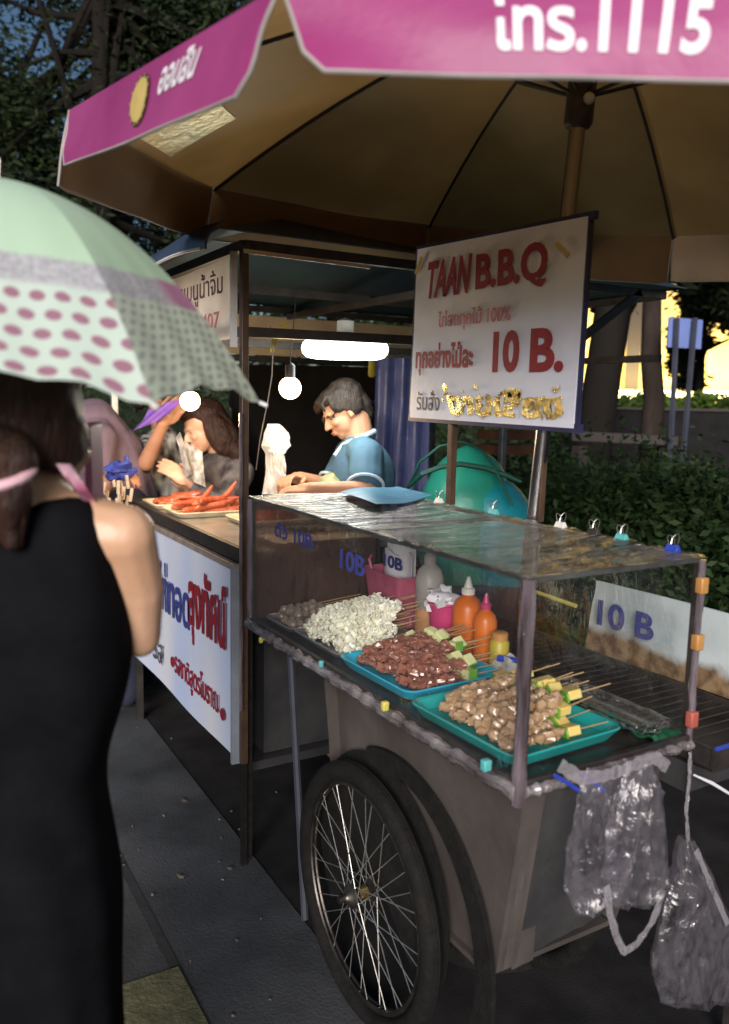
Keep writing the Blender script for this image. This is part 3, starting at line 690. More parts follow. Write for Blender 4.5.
def skewer_proto(kind):
    """skewer along +X from the origin; food first, stick end last"""
    r=empty('skewer',(0,0,0)); L=.27
    MB().tube([(-.008,0,0),(L,0,.0)],.0016,6).build('stick','bamboo',r)
    mb=MB(); x=.008
    if kind=='meat':
        while x<.135: lump(mb,V((x,random.uniform(-.005,.005),random.uniform(-.002,.004))),random.uniform(.013,.018),.7,.6,11,8); x+=random.uniform(.012,.017)
        mb.build('meat','meat',r)
    elif kind=='ball':
        while x<.15: lump(mb,V((x,random.uniform(-.005,.005),random.uniform(-.003,.003))),random.uniform(.010,.0165),.9,.6,11,8); x+=random.uniform(.018,.024)
        mb.build('meatball','meatball',r)
    elif kind=='grey':
        while x<.12: lump(mb,V((x,random.uniform(-.003,.003),0)),random.uniform(.0125,.015),.95,.25,11,8); x+=.024
        mb.build('meatball','greyball',r)
    elif kind=='squid':
        # ruffled white pieces folded back and forth along the stick
        while x<.17:
            ph=random.random()*6; w=random.uniform(.018,.028); h=random.uniform(.012,.02); c=V((x,random.uniform(-.004,.004),.003)); tl=random.uniform(-.5,.5)
            M=rotm('Y',tl)@rotm('Z',random.uniform(-.6,.6))
            mb.slab(lambda u,v:c+M@V((.006*math.sin(u*9+ph)+.004*math.sin(v*7+ph),(u-.5)*2*w,(v-.5)*2*h*(1-.6*(2*u-1)**2)+.004*math.sin(u*14+ph))),9,4,.0035,(1,0,0)); x+=random.uniform(.009,.014)
        mb.build('squid','squid',r)
    if kind in('meat','ball'):
        x0=.158 if kind=='meat' else .17
        mb=MB(); s=.017
        if kind=='meat':
            mb.box((x0,0,.002),(.026,.032,.024),rotm('Z',.2)@rotm('X',.3),0); mb.box((x0+.001,-.0165,.0),(.027,.003,.025),rotm('Z',.2)@rotm('X',.3),1)
            mb.build('cucumber',['veg_flesh','veg_skin'],r,bevel=.004)
        else:
            mb.box((x0,0,.002),(.030,.034,.020),rotm('Z',-.2)@rotm('X',.2),0); mb.box((x0-.019,0,.0),(.005,.033,.024),rotm('Z',-.1)@rotm('X',.2),1)
            mb.build('pineapple',['pineapple','veg_skin'],r,bevel=.005)
    return r
def pile(kind,c,n_layers,y0,y1,x0,label,group,slope=.0,rot=0):
    protos=[skewer_proto(kind) for _ in range(5)]; used=0
    for ly in range(n_layers):
        ins=ly*.028; ny=int((y1-y0-2*ins)/.026)
        for k in range(ny):
            y=y0+ins+(k+.5)*(y1-y0-2*ins)/ny
            if used<5: o=protos[used]
            else: o=copy_tree(protos[random.randrange(5)])
            used+=1
            o.location=(x0+random.uniform(-.012,.012)+ly*.012,y+random.uniform(-.004,.004),c+ly*.021+random.uniform(-.002,.003))
            o.rotation_euler=(random.uniform(0,6.28) if kind in('ball','grey') and ly<0 else random.uniform(-.5,.5),R(-3)-ly*.03+random.uniform(-.03,.03),random.uniform(-.14,.14)+rot)
            tag(o,label,'skewer',group)
pile('meat',TZ+.022,3,.465,.735,.075,'meat skewer ending in a green cucumber piece, in the heap on the blue tray','meat skewers on the blue tray')
pile('ball',TZ+.022,3,.09,.36,.06,'tan meatball skewer ending in a yellow pineapple piece, on the teal green tray','meatball skewers on the teal tray')
pile('squid',TZ+.024,4,.775,1.05,.07,'white squid skewer in the pale heap on the steel tray','squid skewers on the steel tray')
pile('grey',TZ+.020,2,1.075,1.235,.06,'small grey meatball skewer at the far end of the display case','grey meatball skewers')
# loose things between the trays and the vendor's side
def frus(mb,c,r1,r2,h,mi=0,n=20): mb.lathe([(r1*.2,0.001),(r1,0),(r2,h),(r2*.95,h),(r1*.93,.004),(r1*.1,.003)],c,(0,0,1),n,mi)
p=V((.395,1.04,TZ)); b=empty('plastic_basket',p,'pink plastic basket holding folded white paper at the back of the case','basket')
mb=MB()
def bask(w0,w1,h):
    w0*=1.15; w1*=1.15; h*=1.12
    vs=[];
    for k,(z,s) in enumerate(((0,w0),(h,w1),(h+.006,w1+.004),(h+.006,w1-.002),(.004,w0-.004))):
        vs+=[p+V((x*.75,y,z)) for x,y in rrect(s*1.0,s*1.25,.02)]
    n=len(rrect(1,1,.02)); fs=[]
    for a in range(4):
        for k in range(n): fs.append((a*n+k,a*n+(k+1)%n,(a+1)*n+(k+1)%n,(a+1)*n+k))
    fs.append(tuple(range(n))); fs.append(tuple(4*n+k for k in range(n))); return vs,fs
mb.add(*bask(.11,.15,.145)); mb.build('basket_body','pink_basket',b)
MB().tube([p+V((-.04,.08,.14)),p+V((-.045,.10,.19)),p+V((-.03,.11,.20))],.005,6).build('handle','pink_basket',b)
q=V((.39,1.04,TZ+.01)); mb=MB(); mb.slab(lambda u,v:q+V((.01*math.sin(u*6),-.085+u*.15,v*.215+.01*math.sin(u*9))),10,4,.002,(-1,0,0)); mb.slab(lambda u,v:q+V((.02+.008*math.sin(u*5),-.075+u*.15,v*.235)),10,4,.002,(-1,0,0))
pp=tag(mb.build('folded_paper','paper_white',origin=q),'folded white paper with a blue 10B standing in the pink basket','paper')
text('10B',q+V((-.012,.055,.165)),(0,-1,0),(0,0,1),.11,.04,'blue_paint',pp,bold=.03)
def bottle(loc,h,r,mb_,cap,label,fill=None,capn='cap'):
    loc=V(loc); t=empty('sauce_bottle',loc,label,'bottle')
    MB().lathe([(r*.9,0),(r,.006),(r,h*.68),(r*.8,h*.78),(r*.4,h*.85),(r*.38,h*.9)],loc,n=18).build('bottle_body',mb_,t)
    MB().lathe([(r*.45,h*.87),(r*.45,h*.95),(r*.3,h*.97),(r*.12,h*1.12)],loc,n=14).build('cap',cap,t)
    if fill: MB().lathe([(r*1.015,.004),(r*1.015,h*.33)],loc,n=18,cap=False).build('sauce_fill',fill,t)
    return t
bottle((.42,.90,TZ),.25,.043,'bottle_white','bottle_white','tall white bottle with brown sauce in its foot, beside the pink basket','sauce')
cup=V((.40,.79,TZ)); c_=empty('plastic_cup',cup,'hot pink plastic cup stuffed with a blue and white bag','cup')
mb=MB(); frus(mb,cup,.038,.05,.125); mb.lathe([(.051,.118),(.054,.121),(.051,.127)],cup,cap=False,n=24); mb.build('cup_body','pink_cup',c_)
mb=MB(); mb.ell(cup+V((0,0,.13)),(.048,.048,.03),n=20,m=12,jit=1.2); tag(mb.build('crumpled_bag','paper_white',origin=cup+V((0,0,.13))),'crumpled white bag stuffed in the hot pink cup','bag')
mb=MB()
for i in range(9): 
    a=random.random()*6.3; mb.box(cup+V((.04*math.cos(a),.04*math.sin(a),.138)),(.018,.022,.004),rotm('X',random.random()*2)@rotm('Y',random.random()))
tag(mb.build('wrapper','blue_clip',origin=cup+V((0,0,.138))),'blue plastic wrapper scraps on the bag in the hot pink cup','wrapper',kind='stuff')
bottle((.40,.685,TZ),.195,.042,'orange_plastic','white_clip','wide orange bottle with a white lid beside the hot pink cup')
bottle((.395,.60,TZ),.17,.032,'orange_plastic','pink_cup','slimmer orange bottle with a pink lid behind the yellow jar')
t=V((.375,.515,TZ)); j=empty('sauce_jar',t,'small yellow jar with a screw lid in front of the orange bottles','jar'); MB().lathe([(.024,0),(.026,.005),(.026,.082),(.02,.09)],t,n=18).build('jar_body','yellow_plastic',j); MB().lathe([(.022,.089),(.022,.106),(.018,.109)],t,n=18).build('lid','orange_clip',j)
t=V((.36,.445,TZ)); mb=MB(); mb.ell(t+V((0,0,.03)),(.035,.045,.034),n=18,m=12,jit=.8); tag(mb.build('tied_bag','bag_white',origin=t),'small tied clear bag of sauce beside the yellow jar','bag')
mb=MB(); mb.tube([t+V((-.02,.03,.055)),t+V((.0,-.03,.06))],.009,8); tag(mb.build('bag_tie','blue_clip',origin=t+V((0,0,.06))),'blue roll lying on the small tied sauce bag','roll')
# foil packs at the end of the teal tray
mb=MB(); c=V((.385,.13,TZ+.028))
for s in (0,1): mb.slab(lambda u,v:c+V((-.05+v*.085,-.12+u*.30,.006+s*.012+.004*math.sin(v*9)+.003*noise.noise(V((u*9,v*4,s))))),20,8,.008,(0,0,1))
tag(mb.build('foil_wrap','foil',origin=c),'crumpled silver foil wrap lying beside the teal green tray','foil')
mb=MB(); c=V((.41,.06,TZ)); mb.slab(lambda u,v:c+V((-.045+v*.09,-.06+u*.22,.012+.012*noise.noise(V((u*6,v*6,3)))+.004*math.sin(u*25))),24,12,.004,(0,0,1)); tag(mb.build('green_wrapper','green_cloth',origin=c),'dark green plastic sheet crumpled in the corner of the case','plastic sheet')
# things at the far end of the case lid
mb=MB(); a,b_,c,d=[at(x,y,Z=ZT+.012) for x,y in ((340,493),(376,507),(432,497),(398,486))]
mb.slab(lambda u,v:lerp(lerp(a,b_,u),lerp(d,c,u),v)+V((0,0,.004+.006*math.sin(v*5+u*2))),14,14,.0015,(0,0,1)); tag(mb.build('plastic_sheet','blue_sheet',origin=lerp(a,c,.5)),'bright blue printed plastic sheet lying on top of the display case','sheet')
# stained panel across the grill
pn=empty('side_board',(.77,.2,.85),'white panel with brown grease stains and a blue 10B, standing behind the cart','board')
fn=lambda u,v:V((.772+.03*v+.006*noise.noise(V((u*4,v*3,1))),.60-u*1.35,.838+v*.20+.006*math.sin(u*4)))
mb=MB(); mb.slab(fn,40,10,.008,(-1,0,0)); mb.build('panel','board_mix',pn)
text('10 B',fn(.02,.42)+V((-.012,-.02,0)),(0,-1,0),(0,0,1),.20,.075,'blue_paint',pn,bold=.03,lift=.006)
MB().tube([at(536,592,X=.70),at(576,606,X=.70)],.006,8).build('yellow_rod_mesh','yellow_clip',None)  # plain yellow rod for a small lit thing behind the case
o=bpy.data.objects['yellow_rod_mesh']; o.name='yellow_rod'; tag(o,'short yellow rod for a small lit thing by the grill behind the case','yellow_rod')
# hanging carrier bags
def limp(rows,D,thick,label,seed):
    rows=[(y,l,r) for y,l,r in rows]; top=at((rows[0][1]+rows[0][2])/2,rows[0][0],Y=D); root=empty('carrier_bag',top,label,'bag'); N=len(rows)-1
    nrm=V((0,-1,0))
    def edge(v):
        i=min(N-1,int(v*N)); t=v*N-i; t=t*t*(3-2*t)*.5+t*.5; y,l,r=[rows[i][k]*(1-t)+rows[i+1][k]*t for k in range(3)]; return y,l,r
    def fn(side):
        def f(u,v):
            y,l,r=edge(v); w=1-(2*u-1)**2; x=l+(r-l)*u+2.5*math.sin(v*9+seed)*w
            p=at(x,y,Y=D); k=math.sqrt(max(w,0))*(.25+.75*math.sin(math.pi*min(1,v*.9+.08)))
            fold=abs(noise.noise(V((u*4.5+(u-.5)*-v*2+seed,v*1.5,seed))))*.030+abs(noise.noise(V((u*11,v*6,seed+3))))*.013+abs(noise.noise(V((u*5+v*7,v*9-u*4,seed+7))))*.012
            return p+nrm*side*(thick*k)+nrm*(fold-.012)*min(1,v*4+.2)*(1 if side>0 else .7)
        return f
    mb=MB(); mb.grid(fn(1),36,44); mb.grid(fn(-1),30,36); mb.build('bag_body','bag_film',root,fixn=False)
    return root
def strap(root,pts,w,Y):
    P_=[at(x,y,Y=Y) for x,y in pts]; n=len(P_); mb=MB()
    def f(u,v):
        i=min(n-2,int(v*(n-1))); t=v*(n-1)-i; p=lerp(P_[i],P_[i+1],t); d=(P_[i+1]-P_[i]).normalized(); s=d.cross(V((0,-1,0))).normalized()
        return p+s*(u-.5)*w*(.7+.5*abs(noise.noise(V((v*5,1,w*90)))))+V((0,-.006*abs(noise.noise(V((u*6,v*14,3)))),0))
    mb.grid(f,6,(n-1)*8); mb.build('handle','bag_haze',root,fixn=False)
r1=limp([(768,588,628),(800,577,640),(850,568,640),(890,565,625),(914,575,600)],-.035,.012,'clear crumpled carrier bag hanging flat against the end of the cart',1)
strap(r1,[(560,765),(580,778),(603,776),(622,770)],.03,-.05)
r3=limp([(762,628,652),(790,618,660),(840,606,666),(880,603,667),(906,612,655)],-.062,.018,'clear crinkled carrier bag beside the corner post with its loop handle dangling below',7)
strap(r3,[(606,886),(610,915),(617,938),(624,952),(636,944),(652,922),(664,890)],.022,-.07); strap(r3,[(618,772),(636,764),(655,757),(668,768)],.03,-.07)
r2=limp([(838,683,692),(868,676,706),(915,660,728),(965,650,744),(1004,662,735)],-.01,.035,'full translucent carrier bag hanging low behind the cart corner',4)
strap(r2,[(688,842),(686,810),(689,780),(690,752)],.014,-.012); strap(r2,[(696,850),(712,888),(728,925)],.016,-.04)
mb=MB(); mb.tube([at(694,775,Y=-.03),at(712,783,Y=-.03),at(735,797,Y=-.03)],[.002,.004,.003],7); tag(mb.build('paper_scrap','paper_white',origin=at(712,783,Y=-.03)),'thin white strip hanging off the dark grill shelf','strip')

# ------------------------------------------------------------------ market tent behind
X0,X1,Y0,Y1,ZR,ZW=-.01,1.85,1.31,2.95,2.0,1.745
tent=empty('market_tent',(.9,2.1,0),'dark navy pop-up canopy tent over the fried food stall','tent')
for i,(x,y) in enumerate(((X0,Y0),(X1,2.3),(X0,Y1),(X1,Y1))):
    MB().bar((x,y,0 if i else .36),(x,y,ZR),.032 if i else .024,.032 if i else .024).build('post','tent_leg' if i else 'brown_paint',tent,bevel=.003)
    if i==0: MB().bar((x,y,0),(x,y,.36),.018,.018).build('foot','rubber',tent)
    if i==0: MB().tube(*crinkle((x-.018,y-.02,.55),(x-.018,y-.02,1.5),.006,20,11),n=7).build('film_wrap','film_roll_up',tent)
for a,b in (((X0,Y0,ZR),(X1,Y0,ZR)),((X0,Y1,ZR),(X1,Y1,ZR)),((X0,Y0,ZR),(X0,Y1,ZR)),((X1,Y0,ZR),(X1,Y1,ZR)),((X0,Y0,ZW),(1.33,Y0,ZW+.015)),((1.33,Y0,ZW+.015),(1.7,Y0,ZR)),((X0,Y1,ZW),(X1,Y1,ZW)),((X0,Y0,ZW),(X0,Y1,ZW)),((X1,Y0,ZW),(X1,Y1,ZW)),((.9,Y0,ZR-.03),(.9,Y1,ZR-.03)),((X0,2.1,ZW+.02),(1.2,2.1,ZW+.02)),((X0,2.1,ZR-.02),(X1,2.1,ZR-.02))):
    MB().bar(a,b,.022,.03).build('rail','dark_metal',tent)
mb=MB(); mb.bar((X0-.01,Y0-.02,ZR-.02),(.42,Y0-.02,ZR-.025),.004,.012); mb.build('edge_tube','steel',tent)
pk=V(((X0+X1)/2,(Y0+Y1)/2,2.38)); cs=[V((X0-.1,Y0-.06,ZR+.03)),V((X1+.06,Y0-.06,ZR+.03)),V((X1+.06,Y1+.06,ZR+.03)),V((X0-.1,Y1+.06,ZR+.03))]
mb=MB()
for k in range(4):
    a,b=cs[k],cs[(k+1)%4]; nrm=(b-a).cross(pk-a).normalized()
    if nrm.z<0: nrm=-nrm
    mb.slab(lambda u,v:lerp(lerp(a,b,u),pk,v*.98)-V((0,0,.05*math.sin(math.pi*u)*math.sin(math.pi*v))),14,10,.004,nrm,0,1)
mb.build('canopy',['navy_roof','teal_roof'],tent)
# rolled side cloth on the left eave with a bright edge
mb=MB(); mb.slab(lambda u,v:V((X0-.09-.055*v-.02*math.sin(v*3),Y0-.07+u*1.5,ZR+.05-.085*v+.01*math.sin(u*9)+.02*u)),24,6,.006,(-1,0,.5)); mb.build('eave_flap','navy_roof',tent)
MB().tube([V((X0-.165,Y0-.07+u*1.5,ZR-.038+.01*math.sin(u*9)+.02*u)) for u in [i/24 for i in range(25)]],.0045,6).build('piping','lamp_white',tent)
mb=MB(); mb.bb((X0+.04,Y1-.012,ZW+.02),(X1-.02,Y1-.006,ZR-.035)); mb.build('fascia','cream',tent)
# hanging roof sign
rs=empty('menu_sign',(-.03,1.9,1.75),'cream banner with maroon handwriting hanging from the tent eave above the fried food','sign')
fn=lambda u,v:V((-.033-.004*math.sin(u*9),1.37+(1-u)*1.0,1.725+v*.245))
MB().slab(fn,24,8,.004,(-1,0,0)).build('banner','warm_vinyl',rs)
text('อาหารเมนูน้ำจิ้ม',V((-.039,2.05,1.845)),(0,-1,0),(0,0,1),.64,.10,'maroon_ink',rs,bold=.0)
text('081-2407',V((-.039,1.86,1.765)),(0,-1,0),(0,0,1),.42,.05,'pink_paint',rs,bold=.01)
MB().bar((-.03,1.345,1.70),(-.03,1.345,1.985),.012,.02).build('frame','lamp_white',rs)
# counter with the big banner
ct=empty('food_counter',(.28,2.0,0),'fried food counter behind the banner, dark edged with a steel top','counter')
mb=MB(); mb.bb((.0,1.34,1.035),(.56,2.72,1.055)); mb.build('counter_top','counter_top',ct,bevel=.003)
mb=MB(); mb.bar((-.012,1.33,1.05),(-.012,2.74,1.05),.02,.045); mb.bar((0,2.735,1.05),(.56,2.735,1.05),.02,.045); mb.build('counter_edge','dark_metal',ct)
for x,y in ((.02,1.36),(.54,1.36),(.02,2.7),(.54,2.7)): MB().bar((x,y,0),(x,y,1.03),.03).build('leg','dark_metal',ct)
mb=MB(); mb.bb((.03,1.36,.30),(.55,2.7,.33)); mb.build('lower_shelf','black_sheet',ct)
mb=MB(); mb.bb((.10,1.40,.335),(.5,2.66,.95)); tag(mb.build('storage_box','black_sheet',origin=(.3,2,.335)),'dark wrapped boxes stored under the fried food counter','box')
bn=empty('cloth_banner',(-.035,2.0,.36),'large white banner with blue and red Thai lettering hung on the counter front','banner')
BY0,BY1,BZ0,BZ1=1.345,2.78,.375,1.0
fn=lambda u,v:V((-.036-.004*math.sin(u*11)-.002*math.sin(v*5),BY1+(BY0-BY1)*u,BZ0+v*(BZ1-BZ0)))
MB().slab(fn,50,16,.004,(-1,0,0)).build('banner_cloth','banner_mix',bn)
mb=MB(); mb.bar((-.03,BY0-.014,BZ0-.02),(-.03,BY0-.014,BZ1+.01),.014,.03,upv=(1,0,0)); mb.build('frame','frame_grey',bn)
mb=MB(); mb.bar((-.03,BY0-.02,BZ1+.012),(-.03,BY1,BZ1+.012),.022,.02); mb.build('top_rail','rail_wood',bn)
def bt(s,yl,z,w,h,m,bold=.02): return text(s,V((-.043,yl,z)),(0,-1,0),(0,0,1),w,h,m,bn,bold=bold,lift=.001)
bt('ก๋วยเตี๋ยว',2.72,.69,.50,.22,'blue_paint',.02); bt('ไก่ทอด',2.17,.695,.42,.20,'blue_paint',.02); bt('ลุงทัศน์',1.765,.655,.385,.29,'red_paint',.03)
bt('ผัด รส',2.45,.46,.36,.11,'grey_ink',.005)
bt('รสชาติสูตรโบราณ',1.935,.455,.48,.125,'red_paint',.015)
for y,z in ((1.965,.515),(1.415,.495)): MB().lathe([(.0001,.001),(.021,.0015),(.021,.003)],(-.042,y,z),(-1,0,0),20).build('dot','red_paint',bn)
# trays of sausages
def sau(label,group):
    r=empty('sausage',(0,0,0)); return r
protos=[]
for k in range(4):
    ln=random.uniform(.14,.19); cur=random.uniform(.01,.03); mb=MB(); N=10
    pts=[V((-ln/2+ln*i/N,cur*math.sin(math.pi*i/N),0)) for i in range(N+1)]; mb.tube(pts,[.004]+[.0125]*(N-1)+[.004],9); protos.append(mb.build('sausage','sausage'))
tray_c=[(.19,2.50,.30),(.20,2.22,.30),(.36,1.9,.32)]
for k,(x,y,wd) in enumerate(tray_c):
    tray('food_tray',(x,y,1.057),.34,.24,.022,'paper_cream',('cream tray of orange sausages furthest along the counter','cream tray of orange sausages in the middle of the counter','cream tray with a few sausages nearest the tent post')[k],0,group='trays on the counter')
first=True;cnt=0
for k,(x,y,wd) in enumerate(tray_c):
    for i in range((13,16,8)[k]):
        o=protos[cnt] if cnt<4 else copy_tree(protos[random.randrange(4)]); cnt+=1
        lay=i//7; o.location=(x+random.uniform(-.06,.06),y-.085+(i%7)*.028+random.uniform(-.006,.006),1.077+lay*.022); o.rotation_euler=(0,random.uniform(-.25,.15) if lay else 0,random.uniform(-.35,.35)+(.5 if lay==2 else 0))
        tag(o,('glossy orange sausage on the tray furthest along the counter','glossy orange sausage on the middle counter tray','glossy orange sausage on the counter tray nearest the tent post')[k],'sausage','sausages on counter tray '+'abc'[k])
# upright fried pieces
for k,(x,y) in enumerate(((229,493),(205,497),(240,500))):
    p=at(x,y,Y=2.25); mb=MB(); mb.tube([p+V((-.05,.03,-.05)),p+V((0,0,0)),p+V((.03,-.01,.05))],[.012,.014,.005],9)
    tag(mb.build('sausage','sausage',origin=p),('tallest sausage sticking up beside the tent post','sausage sticking up in front of the customer in black','short sausage leaning on the tent post side')[k],'sausage','sausages standing up')
t=V((.33,1.55,1.057)); mb=MB(); 
for i in range(26): mb.ell(t+V((random.uniform(-.05,.05),random.uniform(-.08,.08),random.uniform(.004,.02))),random.uniform(.007,.014),n=7,m=5,jit=.6)
tag(mb.build('lettuce','leaf_far',origin=t),'scraps of green lettuce beside the tent post','lettuce',kind='stuff')
# lamps
rp=at(345,349,D=3.0); lr=empty('ring_lamp',rp,'bright white circular lamp hanging under the tent above the vendor','lamp')
mb=MB(); mb.tube([rp+V((.125*math.cos(a),.125*math.sin(a),0)) for a in [2*math.pi*i/48 for i in range(48)]],.0345,12,closed=True); mb.lathe([(.0001,-.028),(.11,-.028),(.11,.0),(.0001,.0)],rp,cap=False); mb.build('diffuser','ring_glow',lr)
mb=MB(); mb.lathe([(.10,.03),(.12,.034),(.05,.05),(.032,.06),(.03,.10),(.012,.108),(.004,.112)],rp,n=20); mb.build('lamp_base','lamp_white',lr)
l=bpy.data.lights.new('ring_light','POINT'); l.energy=7; l.color=(.95,1,.95); l.shadow_soft_size=.13; lo=bpy.data.objects.new('ring_light',l); COL.objects.link(lo); lo.parent=lr; lo.location=(0,0,-.14)
def bulb(x,y,D,lab,e,rad=.040):
    p=at(x,y,D=D); r=empty('light_bulb',p,lab,'light bulb')
    MB().ell(p,rad,n=20,m=14).build('glass','bulb_glow',r)
    MB().lathe([(.018,rad*.8),(.018,rad+.04),(.006,rad+.05)],p,n=12).build('socket','dark_metal',r)
    MB().tube([p+V((0,0,rad+.05)),V((p.x+.02,p.y,1.9))],.002,5).build('cord','wire',r)
    l=bpy.data.lights.new('bulb_light','POINT'); l.energy=e; l.color=(1,.68,.36); l.shadow_soft_size=rad; lo=bpy.data.objects.new('bulb_light',l); COL.objects.link(lo); lo.parent=r; lo.location=(0,0,-rad*1.3)
    # light leaves below the glass
bulb(290,388,2.95,'warm glowing bulb hanging in front of the vendor',4)
bulb(190,401,3.3,'warm glowing bulb hanging before the face of the woman with long hair',11)
mb=MB(); pts=[at(x,y,Y=1.36) for x,y in ((270,326),(273,345),(272,375),(268,400),(260,440),(256,470))]; mb.tube(pts,.002,5); tag(mb.build('wire','wire_pale',origin=pts[0]),'thin cable hanging down beside the tent post','wire')
pts=[at(x,y,Y=1.40) for x,y in ((272,352),(275,340),(279,328),(289,323))]; mb=MB(); mb.slab(lambda u,v:lerp(pts[min(2,int(v*3))],pts[min(2,int(v*3))+1],v*3-min(2,int(v*3)))+V((0,0,0))+RH*(u-.5)*.016,2,9,.002,(0,-1,0)); tag(mb.build('ribbon','ribbon',origin=pts[0]),'yellow ribbon tied to the tent rail','ribbon')
# white bag standing by the vendor
wb=limp([(424,268,279),(433,264,288),(446,262,290),(454,267,284),(472,266,286),(494,262,289)],1.84,.035,'white plastic bag standing upright before the vendor',12)
wb.name='plastic_bag'; wb.children[0].data.materials[0]=MATS['bag_white']
# curtain & shelf things behind the vendor
cu=at(402,420,D=3.9); mb=MB(); 
mb.slab(lambda u,v:cu+RH*(-.13+u*.26)+FH*(.02*math.sin(u*22+v*2)+.01*noise.noise(V((u*8,v*6,1))))+V((0,0,.29-v*.95)),40,24,.003,-FH)
tag(mb.build('plastic_curtain','curtain_blue',origin=cu),'crinkled blue plastic curtain hanging behind the vendor','curtain')
bs=at(350,440,D=4.3); mb=MB(); mb.slab(lambda u,v:bs+RH*(-.62+u*.95)+FH*.01*math.sin(u*20)+V((0,0,.38-v*1.4)),20,8,.004,-FH); tag(mb.build('back_sheet','back_cloth',origin=bs),'black plastic sheet closing the back of the tent','sheet')
for k,(x,m) in enumerate(((372,'yellow_plastic'),(387,'gold_dull'))):
    p=at(x,366,D=4.1); t=empty('hanging_packet',p,('bright yellow','dull golden')[k]+' packet hanging behind the vendor','packet','packets behind the vendor')
    mb=MB(); mb.lathe([(.012,-.055),(.022,-.045),(.02,.03),(.008,.05),(.01,.06)],p,n=12,sy=.5); mb.build('packet_body',m,t)
p=at(365,400,D=4.05); mb=MB(); mb.bb(p+V((-.12,-.05,-.015)),p+V((.2,.1,.0))); tag(mb.build('wall_shelf','navy_edge',origin=p),'dark shelf behind the vendor under the yellow packets','shelf')
# vendor's work surface
p=at(330,508,D=3.2); mb=MB(); mb.bb((.12,1.34,1.058),(.56,1.52,1.075)); tag(mb.build('cutting_board','paper_cream',origin=(.3,1.43,1.058)),'pale chopping board at the near end of the counter','chopping board')
# ------------------------------------------------------------------ people
def fr3(fwd,upv=(0,0,1)):
    f=V(fwd).normalized(); u=V(upv); s=f.cross(u).normalized(); u=s.cross(f).normalized()
    return s,f,u      # side (the person's right), forward, up
def cap(mb,p,q,r1,r2,n=12):
    p=V(p);q=V(q); L=(q-p).length; k=max(2,int(L/.03)); mb.tube([lerp(p,q,i/k) for i in range(k+1)],[r1+(r2-r1)*i/k for i in range(k+1)],n); mb.ell(p,r1*.999,n=n,m=8); mb.ell(q,r2*.999,n=n,m=8)
def limb(mb,pts,rs):
    for a,b,r1,r2 in zip(pts[:-1],pts[1:],rs[:-1],rs[1:]): cap(mb,a,b,r1,r2)
def head(mb,c,fwd,upv,k=1.0):
    s,f,u=fr3(fwd,upv); M=Matrix((s,f,u)).transposed(); c=V(c)
    P=lambda x,y,z:c+M@(V((x,y,z))*k)
    E=lambda p,r,n=18,m=12: mb.ell(P(*p),V(r)*k,M,n=n,m=m)
    E((0,-.012,.03),(.074,.094,.084),24,16); E((0,.028,-.03),(.058,.062,.072),20,14); E((0,.05,-.075),(.034,.034,.03)); E((0,.062,-.09),(.02,.018,.016))
    E((0,.078,.022),(.045,.014,.012)); cap(mb,P(0,.088,.008),P(0,.108,-.026),.007*k,.011*k,8); E((.011,.096,-.03),(.008,.009,.007)); E((-.011,.096,-.03),(.008,.009,.007))
    E((0,.091,-.055),(.021,.008,.0055)); E((0,.089,-.065),(.018,.008,.006)); E((.033,.064,-.02),(.022,.022,.02)); E((-.033,.064,-.02),(.022,.022,.02))
    for q in (-1,1): E((q*.075,-.004,-.008),(.008,.017,.03)); E((q*.077,.004,-.026),(.006,.01,.012))
    return P,M
def face(P,M,parent,k=1.0,closed=True):
    mb=MB()
    for q in (-1,1):
        mb.ell(P(q*.028,.0755,.003),V((.009,.0045,.002))*k,M,n=10,m=6)
    mb.build('eyes','hair',parent)
    mb=MB()
    for q in (-1,1): mb.tube([P(q*.014,.0835,.022),P(q*.028,.0820,.026),P(q*.041,.071,.022)],[.0012*k,.0018*k,.0009*k],6)
    mb.build('eyebrows','hair',parent)
    mb=MB(); mb.ell(P(0,.0975,-.056),V((.019,.0035,.0035))*k,M); mb.ell(P(0,.0955,-.064),V((.016,.0035,.0045))*k,M); mb.build('lips','lip',parent)
def hand(mb,w,d,nrm,thumb,curl=.5,k=1.0,spread=.1):
    """w wrist, d pointing direction, nrm back of the hand, thumb side"""
    d=V(d).normalized(); t=V(thumb); t=(t-d*t.dot(d)).normalized(); nn=V(nrm); nn=(nn-d*nn.dot(d)-t*nn.dot(t)).normalized(); w=V(w)
    M=Matrix((t,d,nn)).transposed(); P=lambda x,y,z:w+M@(V((x,y,z))*k)
    mb.ell(P(0,.045,0),V((.040,.052,.015))*k,M,n=16,m=10); cap(mb,P(0,-.01,0),P(0,.03,0),.024*k,.024*k)
    for x,l in ((.030,.072),(.010,.080),(-.010,.074),(-.029,.058)):
        base=P(x,.080,.002); a=curl*.5; dirv=V((x*spread*8,math.cos(a),-math.sin(a))); p=base; seg=l*k/3*1.15; r=.0088*k
        for j in range(3):
            q=p+M@(dirv.normalized()*seg); cap(mb,p,q,r,r*.9,8); p=q; r*=.9; a+=curl*.75; dirv=V((x*spread*4,math.cos(a),-math.sin(a)))
    p=P(.028,.022,-.004); q=P(.052,.048,-.014); mb_=q; cap(mb,p,q,.012*k,.0105*k,8); r=P(.052+.004,.078,-.022-.012*curl); cap(mb,q,r,.0105*k,.009*k,8)
    return P
PX=lambda x,y,D:at(x,y,D=D)
